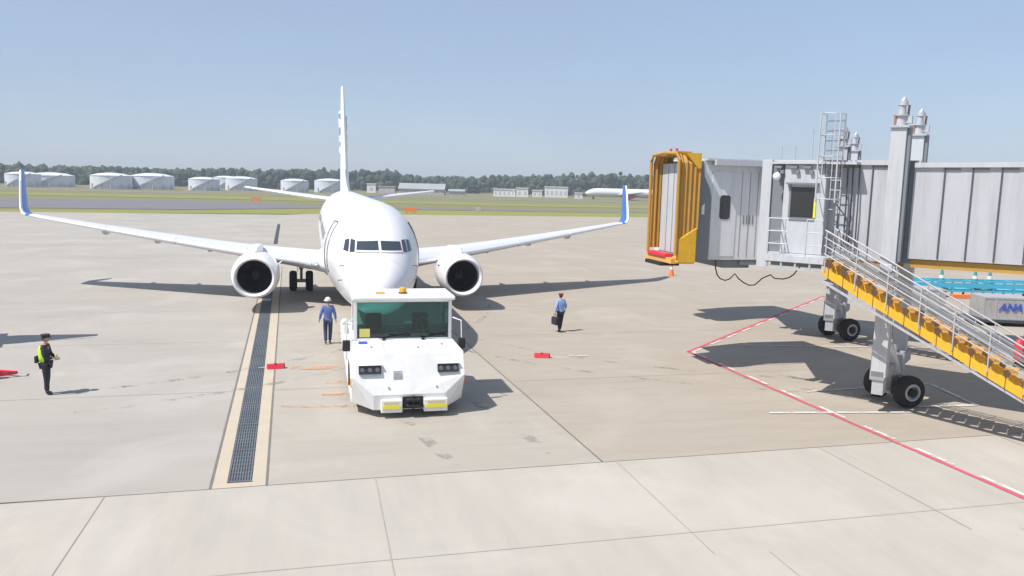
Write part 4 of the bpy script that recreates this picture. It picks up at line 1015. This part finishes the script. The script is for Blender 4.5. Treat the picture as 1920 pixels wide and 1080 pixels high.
    for a in ('aL', 'aR'):
        mb = MB(); p = D[a]; skin_part(mb, [p+Vector((0, -.03, -.015)), p+Vector((0, .05, -.035)), p+Vector((0, .15, -.045))], [(0, 1), (1, 2)], [.048, (.048, .04), (.042, .028)], 2)
        for v_ in mb.bm.verts: v_.co.z = max(v_.co.z, p.z-.08)
        mb.build('shoe', 'shoe', t, True, ang=80)
    if hat == 'helmet':
        mb = MB(); mb.ball(hc+Vector((0, -.005, .035)), .118, (.98, 1.12, 1.0), 22, 14)
        for v_ in mb.bm.verts:
            if v_.co.z < hc.z+.012: v_.co.z = hc.z+.012
        mb.lathe([(hc.z+.010, .120), (hc.z+.010, .145), (hc.z+.022, .143), (hc.z+.026, .118)], 'Z', 24, (hc.x, hc.y+.01, 0)); mb.build('helmet', 'helmet', body, True)
    else:
        mb = MB(); mb.lathe([(hc.z+.035, .092), (hc.z+.06, .098), (hc.z+.105, .125), (hc.z+.125, .118), (hc.z+.13, .01)], 'Z', 24, (hc.x, hc.y-.005, 0))
        mb.prism([(hc.x-.07, hc.y+.075, hc.z+.045), (hc.x-.045, hc.y+.15, hc.z+.03), (hc.x+.045, hc.y+.15, hc.z+.03), (hc.x+.07, hc.y+.075, hc.z+.045)], (0, 0, .008)); mb.build('cap', hat, body, True, ang=40)
    return t, jk, D
# marshaller, side view facing right
p1, jk, D = person('person in dark uniform, peaked cap and yellow-green vest, standing alone at far left', (-7.28, 24.42, 0), R(-92), 1.71,
    dict(eL=(-.24, .05, 1.15), wL=(-.12, .24, 1.05), eR=(.24, .05, 1.15), wR=(.12, .24, 1.07), aL=(-.08, -.05, .08), kL=(-.09, 0, .49), aR=(.08, .03, .08), kR=(.09, .03, .49)), ('uniform', 'uniform'), 'uniform')
mb = MB(); rings = []
for z, hw, hd in ((.98, .175, .15), (1.10, .185, .155), (1.25, .20, .165), (1.36, .20, .155), (1.44, .15, .11)):
    rings.append([(hw*math.cos(a), -.015+hd*math.sin(a), z) for a in [PI*.93+(PI*1.14)*k/14 for k in range(15)]])
mb.loft([[Vector(p) for p in r] for r in rings], cap=False, closed=False)
vs_ = mb.build('safety_vest', 'vest', p1, True); sl_ = vs_.modifiers.new('thickness', 'SOLIDIFY'); sl_.thickness = .012
mb = MB(); mb.box((0, -.235, 1.03), (.16, .08, .20)); mb.build('radio_pouch', 'uniform', p1, bevel=.02)
mb = MB(); mb.box((0, .275, 1.06), (.12, .05, .16)); tag(mb.build('signal_wand', 'paper', None, bevel=.01), 'small yellow item held in front by the person in dark uniform', 'wand')
o = bpy.data.objects['signal_wand']; o.matrix_world = Matrix.Translation((-7.28, 24.42, 0)) @ Matrix.Rotation(R(-92), 4, 'Z')
# ground crew walking
p2, _, _ = person('person in blue overall and white helmet walking away, left of the tractor', (.53, 30.62, 0), R(4), 1.76,
    dict(eL=(-.26, -.03, 1.15), wL=(-.30, .08, .92), eR=(.25, -.02, 1.15), wR=(.28, -.06, .92), kL=(-.09, .06, .50), aL=(-.09, -.08, .10), kR=(.09, .05, .49), aR=(.08, .14, .08)), ('overall', 'navy'), 'helmet')
p3, _, D3 = person('person in pale blue shirt and dark red cap, walking right of the tractor', (10.19, 32.12, 0), R(12), 1.64,
    dict(eL=(-.25, -.05, 1.16), wL=(-.27, -.02, .90), eR=(.27, .0, 1.17), wR=(.33, .16, 1.02), kL=(-.06, .06, .49), aL=(-.05, -.04, .08), kR=(.06, .03, .49), aR=(.05, .10, .08)), ('shirt', 'uniform'), 'cap_red')
mb = MB(); mb.box((0, 0, -.27), (.17, .42, .34)); bgm = mb.build('shoulder_bag', 'uniform', None, bevel=.05)
mb = MB(); mb.tube([(0, -.12, -.11), (0, -.09, -.01), (0, 0, .02), (0, .09, -.01), (0, .12, -.11)], .012, 6); mb.build('handle', 'dark', bgm, True)
tag(bgm, 'black bag carried by the person in the pale blue shirt', 'bag')
bgm.matrix_world = Matrix.Translation((10.19, 32.12, 0)) @ Matrix.Rotation(R(12), 4, 'Z') @ Matrix.Translation((-.27, -.02, .76))

# ================================================================== SMALL THINGS ON THE APRON
def chock(label, x, y, rz):
    t = thing('wheel_chock', label, 'wheel chock', (x, y, 0), rz, 'red chocks on the concrete')
    mb = MB(); mb.prism([(-.27, -.13, .0), (-.27, .13, .0), (-.27, .06, .16), (-.27, -.06, .16)], (.54, 0, 0)); mb.build('block', 'red', t, bevel=.015)
    mb = MB(); mb.prism([(.272, -.12, .01), (.272, .12, .01), (.272, .05, .15), (.272, -.05, .15)], (.02, 0, 0)); mb.span((-.03, -.075, .155), (.03, .075, .165)); mb.build('end_plate', 'dark', t)
    return t
chock('red chock lying by the trench grate, left of the tractor', -1.22, 26.8, R(8))
c2 = chock('red chock lying on bare concrete right of the tractor', 8.0, 27.3, R(-12))
mb = MB(); mb.tube([(.3, 0, .02), (.5, .05, .012), (.75, 0, .012), (1.0, .04, .012)], .012, 5); mb.build('rope', 'band_white', c2)
def cone(label, x, y, z=0, m='orange', h=.75, name='traffic_cone', grp=None):
    t = thing(name, label, 'cone', (x, y, z), 0, grp)
    MB().lathe([(.03, .17*h/.75), (h*.45, .095*h/.75), (h, .03), (h, .002)], 'Z', 20).build('cone_body', m, t, True, ang=50)
    mb = MB(); mb.box((0, 0, .015), (.38*h/.75, .38*h/.75, .03)); mb.build('base', m, t, bevel=.008)
    MB().lathe([(h*.5, .094*h/.75), (h*.66, .073*h/.75)], 'Z', 20).build('band', 'band_white', t, True)
    return t
cone('small orange-red cone standing on the apron below the yellow canopy', 24.6, 52.0, h=.95)

# towing bar on a stand at the left edge of the frame
tb_ = thing('tow_bar', 'red tow bar with a dark handle post at the left edge', 'tow bar', (-9.25, 26.7, 0), R(8))
mb = MB(); mb.tube([(-2.5, -.25, .12), (.0, -.25, .12), (.45, 0, .12), (.0, .28, .12), (-2.5, .25, .12)], .055, 8); mb.build('bar', 'red', tb_, True)
mb = MB(); mb.cyl((-.32, -.2, .1), (-.34, -.2, 1.65), .035, n=10); mb.cyl((-.34, -.25, 1.62), (-.34, .1, 1.62), .03, n=8); mb.span((-.46, -.32, .15), (-.22, -.08, .75)); mb.build('handle_post', 'darkgrey', tb_)
for y in (-.4, .4):
    MB().cyl((-1.2, y-.06, .17), (-1.2, y+.06, .17), .17, n=20).build('wheel', 'tyre', tb_, True)
mb = MB(); mb.span((-1.6, -.3, .18), (-.7, .3, .42)); mb.build('tool_box', 'darkgrey', tb_, bevel=.02)

# baggage container on a dolly, right
def container(label, x, y, rz, logo):
    t = thing('cargo_container', label, 'container', (x, y, .31), rz)
    mb = MB(); mb.prism([(-1.0, -.76, 0), (.85, -.76, 0), (1.18, -.76, .35), (1.18, -.76, 1.08), (-1.0, -.76, 1.08)], (0, 1.52, 0)); mb.build('shell', 'container', t, bevel=.02)
    mb = MB()
    for a, b in (((-1.0, 0), (-1.0, 1.08)), ((-.45, 0), (-.45, 1.08)), ((.82, 0), (.82, 1.08))): mb.span((a[0]-.03, -.785, a[1]+.002), (a[0]+.03, -.762, b[1]-.002))
    mb.span((-1.0, -.782, 1.0), (1.18, -.765, 1.078)); mb.span((-1.0, -.782, .002), (.8, -.765, .09)); mb.build('edge_frame', 'steel', t)
    if logo:
        mb = MB(); text_mesh(mb, 'ANA', .50, Matrix.Translation((.20, -.80, .60)) @ Matrix.Rotation(PI/2, 4, 'X'), .012, .25); mb.build('logo_lettering', 'sticker_blue', t)
    else:
        mb = MB(); mb.span((-.8, -.79, .2), (-.5, -.765, .9)); mb.build('door_panel', 'white', t)
    return t
def dolly(label, x, y, rz, m='darkgrey', L_=3.0):
    t = thing('baggage_dolly', label, 'dolly', (x, y, 0), rz, 'dollies behind the stair')
    mb = MB(); mb.span((-L_/2, -.8, .21), (L_/2, .8, .30)); mb.span((-L_/2, -.85, .18), (L_/2, -.78, .315)); mb.span((-L_/2, .78, .18), (L_/2, .85, .315)); mb.build('deck', m, t)
    for x_ in (-L_*.36, L_*.36):
        for y_ in (-.6, .6): MB().cyl((x_, y_-.07, .14), (x_, y_+.07, .14), .14, n=18).build('wheel', 'tyre', t, True)
    mb = MB(); mb.cyl((-L_/2-.9, 0, .15), (-L_/2, 0, .25), .03); mb.build('drawbar', 'steel', t)
    return t
ang = R(-20)
dolly('dark dolly carrying the grey container with blue lettering', 32.5, 31.9, ang)
container('grey aluminium container with blue lettering on its side', 32.5, 31.9, ang, True)
dolly('dark dolly under the plain pale container', 30.6, 35.2, ang)
container('plain pale container left of the lettered one, behind the stair rails', 30.6, 35.2, ang, False)
# long cyan rack with cones
RK, RA = (39.6, 40.6), R(-14)
rk = thing('equipment_rack', 'long cyan steel rack behind the stair with green cones on it', 'rack', (*RK, 0), RA)
mb = MB()
for z in (.35, .95): mb.span((-5.6, -.55, z), (4.6, -.45, z+.10)); mb.span((-5.6, .45, z), (4.6, .55, z+.10))
for k in range(9):
    x = -5.5+10.0*k/8
    for y in (-.5, .5): mb.span((x-.05, y-.045, .0), (x+.05, y+.045, 1.04))
    mb.span((x-.04, -.45, .96), (x+.04, .45, 1.03))
mb.build('frame', 'cyan', rk)
mb = MB(); mb.span((-5.6, -.45, .46), (4.6, .45, .50)); mb.span((-5.6, -.56, .62), (4.6, -.52, .90)); mb.build('shelf', 'cyan', rk)
mb = MB(); mb.span((-1.9, -.9, .02), (.6, -.62, .22)); mb.build('folded_tarp', 'orange', rk)
for i, dx in enumerate((-2.2, -.15, .75)):
    p = Matrix.Translation((*RK, .50)) @ Matrix.Rotation(RA, 4, 'Z') @ Vector((dx, 0, 0))
    cone(['green cone at the left end of the row on the cyan rack', 'green cone in the middle of the row on the cyan rack', 'green cone at the right end of the row on the cyan rack'][i], p.x, p.y, p.z, 'teal', 1.25, 'marker_cone', 'green cones on the cyan rack')
# extinguisher trolley
ex = thing('fire_extinguisher', 'red wheeled fire extinguisher at the right edge beside the stair', 'extinguisher', (24.9, 23.35, 0), R(30))
MB().lathe([(.25, .02), (.26, .15), (.95, .15), (1.04, .10), (1.08, .04), (1.14, .04), (1.14, .005)], 'Z', 24).build('cylinder', 'red', ex, True, ang=50)
mb = MB(); mb.tube([(-.2, -.1, .1), (-.25, -.15, .9), (-.35, -.2, 1.3), (.0, -.2, 1.3), (.2, -.15, .9), (.2, -.1, .1)], .02, 6); mb.build('trolley_frame', mat('pink_red', (.60, .16, .20), .6), ex)
for sg in (-1, 1): MB().cyl((sg*.27, -.1, .16), (sg*.32, -.1, .16), .16, n=20).build('wheel', 'tyre', ex, True)

# made-up belt loader, unseen outside the left edge, added only for its shadow
bl = thing('shadow_caster', 'white belt loader parked just outside the left edge, raised conveyor casting a long shadow', 'belt loader', (-15.9, 31.2, 0), R(14))
mb = MB(); mb.span((-3.0, -.9, .45), (2.2, .9, 1.25)); mb.span((-1.2, -.9, 1.25), (-.3, .1, 1.9)); mb.span((1.6, -1.3, 3.0), (2.6, 1.6, 3.7)); mb.build('chassis', 'white', bl, bevel=.05)  # extra boxes shaped to roughen the cast shadow
mb = MB(); mb.loft([[(-4, -.9, .9), (-4, 1.1, .9), (-4, 1.1, 1.25), (-4, -.9, 1.25)], [(2.6, -.7, 3.97), (2.6, 1.0, 3.97), (2.6, 1.0, 4.3), (2.6, -.7, 4.3)], [(4.6, -.1, 4.9), (4.6, .25, 4.9), (4.6, .25, 5.2), (4.6, -.1, 5.2)]]); mb.build('conveyor', 'darkgrey', bl)
mb = MB()
for k in range(6):
    x = -3+k*1.4; z = 1.3+(x+4)*.38; mb.cyl((x, -.5, z), (x, -.5, z+.9), .03)
mb.cyl((-3, -.5, 2.5), (4.4, -.5, 5.3), .03); mb.build('rail', 'steel', bl)
for x in (-2, 1.4):
    for y in (-.85, .85): MB().cyl((x, y-.12, .38), (x, y+.12, .38), .38, n=20).build('wheel', 'tyre', bl, True)

# ================================================================== BEYOND THE APRON
def pix_ground(u, v, z=0.0):
    d = Fw + R2*((u-960)/F_PX) + U2*((540-v)/F_PX); return Vector((0, 0, CAM_H)) + d*((z-CAM_H)/d.z)
tanks = [(14, 74, 322, 348, 'white storage tank at the far left end, behind the blue winglet'), (58, 137, 325, 348, 'second white storage tank from the left, behind the winglet'), (173, 246, 327, 354, 'white storage tank third from left, left one of a close pair'),
         (248, 325, 328, 355, 'white storage tank fourth from left, right one of a close pair'), (355, 411, 334, 357, 'white storage tank fifth from left, left of a group of three'), (402, 446, 331, 355, 'small white storage tank in the middle behind its two neighbours'),
         (424, 482, 333, 357, 'white storage tank at the right of a group of three'), (527, 578, 337, 360, 'white storage tank standing alone left of the tail fin'), (590, 646, 337, 361, 'white storage tank partly behind the tail fin')]
for i, (u0, u1, vt, vb, lab) in enumerate(tanks):
    g = pix_ground((u0+u1)/2, max(vb, 350)); dist = g.dot(Vector((Fw.x, Fw.y, 0)).normalized())
    g.z = 0; r = (u1-u0)/2/F_PX*dist; hgt = (vb-vt)/F_PX*dist*.93; g = g*(1+r/g.length)
    t = thing('storage_tank', lab, 'storage tank', (g.x, g.y, -.12), 0, 'storage tanks beyond the taxiway')
    MB().lathe([(0, r), (hgt*.97, r), (hgt*.975, r*1.02), (hgt, r*1.02)], 'Z', 48).build('shell', 'tank', t, True, ang=30)
    MB().lathe([(hgt, r*1.0), (hgt+r*.10, r*.6), (hgt+r*.14, r*.2), (hgt+r*.145, .01)], 'Z', 40).build('roof', 'tank', t, True)
    mb = MB()
    for k in range(22):
        a = -2.3+k*.065; b = a+.065; z = hgt*(k+1)/23
        mb.prism([(r*1.01*math.cos(a), r*1.01*math.sin(a), z), (r*1.01*math.cos(b), r*1.01*math.sin(b), z+hgt/23), (r*1.01*math.cos(b), r*1.01*math.sin(b), z+hgt/23+.5), (r*1.01*math.cos(a), r*1.01*math.sin(a), z+.5)], (math.cos(a)*.5, math.sin(a)*.5, 0))
    mb.build('spiral_stair', 'tank_rib', t)
    mb = MB()
    for k in range(5): a = -2.4+k*.5; mb.box((r*1.03*math.cos(a), r*1.03*math.sin(a), hgt*.2), (.5, .5, hgt*.4)); mb.cyl((r*1.03*math.cos(a), r*1.03*math.sin(a), hgt*.2), (r*1.03*math.cos(a+.5), r*1.03*math.sin(a+.5), hgt*.2), .15, n=6)
    mb.build('pipe_stand', 'tank_rib', t)
def house(u0, u1, vt, vb, lab, m='bldg', win=4, rf='flat', cat='building'):
    g = pix_ground((u0+u1)/2, vb); dist = g.dot(Vector((Fw.x, Fw.y, 0)).normalized()); wd = (u1-u0)/F_PX*dist; h = (vb-vt)/F_PX*dist
    t = thing('airfield_building', lab, cat, (g.x, g.y, -.12), -YAW)
    mb = MB(); mb.span((-wd/2, 0, 0), (wd/2, wd*.5, h)); mb.build('wall', m, t)
    mb = MB()
    if rf == 'flat': mb.span((-wd/2-.3, -.3, h), (wd/2+.3, wd*.5+.3, h+.3))
    else: mb.prism([(-wd/2-.4, -.5, h), (wd/2+.4, -.5, h), (wd/2+.4, wd*.25, h+wd*.12), (-wd/2-.4, wd*.25, h+wd*.12)], (0, 0, .3)); mb.prism([(-wd/2-.4, wd*.5+.5, h), (wd/2+.4, wd*.5+.5, h), (wd/2+.4, wd*.25, h+wd*.12), (-wd/2-.4, wd*.25, h+wd*.12)], (0, 0, .3))
    mb.build('roof', 'roof' if rf != 'flat' else m, t)
    for k in range(win):
        x = -wd/2+wd*(k+.5)/win; mb = MB(); mb.span((x-wd/win*.22, -.05, h*.25), (x+wd/win*.22, -.005, h*.65)); mb.build('window', 'tank_rib', t)
house(688, 704, 345, 361, 'small white building just right of the tail fin', win=1)
house(710, 740, 350, 362, 'low pinkish building right of the small white one', 'bldg_pink', 3)
house(748, 832, 355, 364, 'long low grey-roofed shed beyond the tailplane', 'bldg_pink', 6, 'gable')
house(842, 870, 359, 366, 'small grey shed right of the long shed', 'bldg_pink', 2, 'gable')
house(925, 966, 355, 368, 'white building at the left of the row in front of the trees', win=5)
house(968, 990, 353, 369, 'narrow white building second from left in the row before the trees', win=2)
house(998, 1016, 357, 369, 'small low white building in the middle of the row before the trees', win=2)
house(1022, 1064, 351, 370, 'largest white building at the right of the row before the trees', win=5)
house(1078, 1092, 362, 372, 'tiny white hut just left of the distant airliner', win=1)
# distant airliner, side on
g = pix_ground(1096, 373)
da = thing('airliner', 'distant white airliner with red engines, seen side on behind the right winglet', 'airplane', (g.x, g.y, -.05), 0)
ax = Matrix.Rotation(-YAW, 4, 'Z')
mb = MB(ax); rings = []
for x, r, z in ((0, .05, 2.7), (.8, .8, 2.75), (2, 1.35, 2.95), (4, 1.75, 3.15), (6, 1.85, 3.2), (34, 1.85, 3.2), (38, 1.4, 3.6), (43, .3, 4.3)):
    rings.append([Vector((x, r*math.cos(a), z+r*math.sin(a))) for a in [2*PI*k/24 for k in range(24)]])
mb.loft(rings).build('fuselage', 'white', da, True, ang=60)
mb = MB(ax); mb.span((2.2, -1.2, 3.9), (3.4, -1.05, 4.2)); mb.build('cockpit_window', 'cockpit', da)
mb = MB(ax); mb.loft([[(3, -1.8, 2.5), (36, -1.87, 2.5), (36, -1.5, 1.7), (3, -1.2, 1.9)], [(3, -1.7, 2.4), (36, -1.7, 2.4), (36, -1.4, 1.68), (3, -1.1, 1.88)]]); mb.build('belly_band', 'wing_grey', da)
for sg in (-1, 1):
    mb = MB(ax); mb.loft([[(15, sg*1.5, 2.2), (22, sg*1.5, 2.2), (22, sg*1.5, 2.6), (15, sg*1.5, 2.7)], [(23, sg*15, 3.6), (25, sg*15, 3.6), (25, sg*15, 3.7), (23, sg*15, 3.75)]]); mb.build('wing', 'wing_grey', da)
    e = MB(ax).lathe([(0, .9), (.1, 1.1), (1.5, 1.15), (3.4, .8), (3.5, .1)], 'X', 24, (18.5, sg*4.6, 1.7)).build('engine', 'magenta', da, True)
    e2 = MB(ax).lathe([(0, .6), (.2, .9), (2.5, .9), (4, .6), (4.1, .1)], 'X', 20, (28.0, sg*4.2, 2.0)).build('engine', 'magenta', da, True)
mb = MB(ax); mb.loft([[(34, -.15, 4.8), (42, -.15, 4.8), (42, .15, 4.8), (34, .15, 4.8)], [(39.5, -.08, 10.5), (43, -.08, 10.5), (43, .08, 10.5), (39.5, .08, 10.5)]]); mb.build('fin', 'magenta', da)
for x, y in ((4, 0), (20, -2.6), (20, 2.6)):
    mb = MB(ax); mb.cyl((x, y-.3, .5), (x, y+.3, .5), .5, n=14); mb.cyl((x, y, .5), (x, y, 2), .12); mb.build('landing_gear', 'dark', da)
# orange marker boards at the edge of the grass
for lab, x, y, wd, m in (('orange marker board on the grass edge right of the fuselage', 18.2, 154.6, 2.3, 'orange'), ('small pale marker board on the grass, second beyond the right wing', 33.5, 165.0, 1.2, 'container'), ('small orange marker beyond the left tailplane', -14.0, 214, 2.4, 'orange')):
    t = thing('marker_board', lab, 'marker', (x, y, -.05), -YAW)
    mb = MB(); mb.span((-wd/2, -.15, .35), (wd/2, .15, 1.15)); mb.build('board', m, t)
    mb = MB()
    for k in (-.35, .35): mb.span((wd*k-.06, -.06, 0), (wd*k+.06, .06, .35))
    mb.build('leg', 'gear', t)

# ------------------------------------------------------------------ summer haze
hm = bpy.data.materials.new('haze_air'); hm.use_nodes = True
hn = hm.node_tree; hn.nodes.clear(); ho = hn.nodes.new('ShaderNodeOutputMaterial'); pv = hn.nodes.new('ShaderNodeVolumePrincipled')
pv.inputs['Color'].default_value = (.80, .88, 1.0, 1); pv.inputs['Density'].default_value = .00058
hn.links.new(pv.outputs[0], ho.inputs['Volume'])
mb = MB(); mb.span((-900, -60, -1.3), (1100, 760, 40)); hb_ = struct(mb.build('haze', hm), 'stuff')
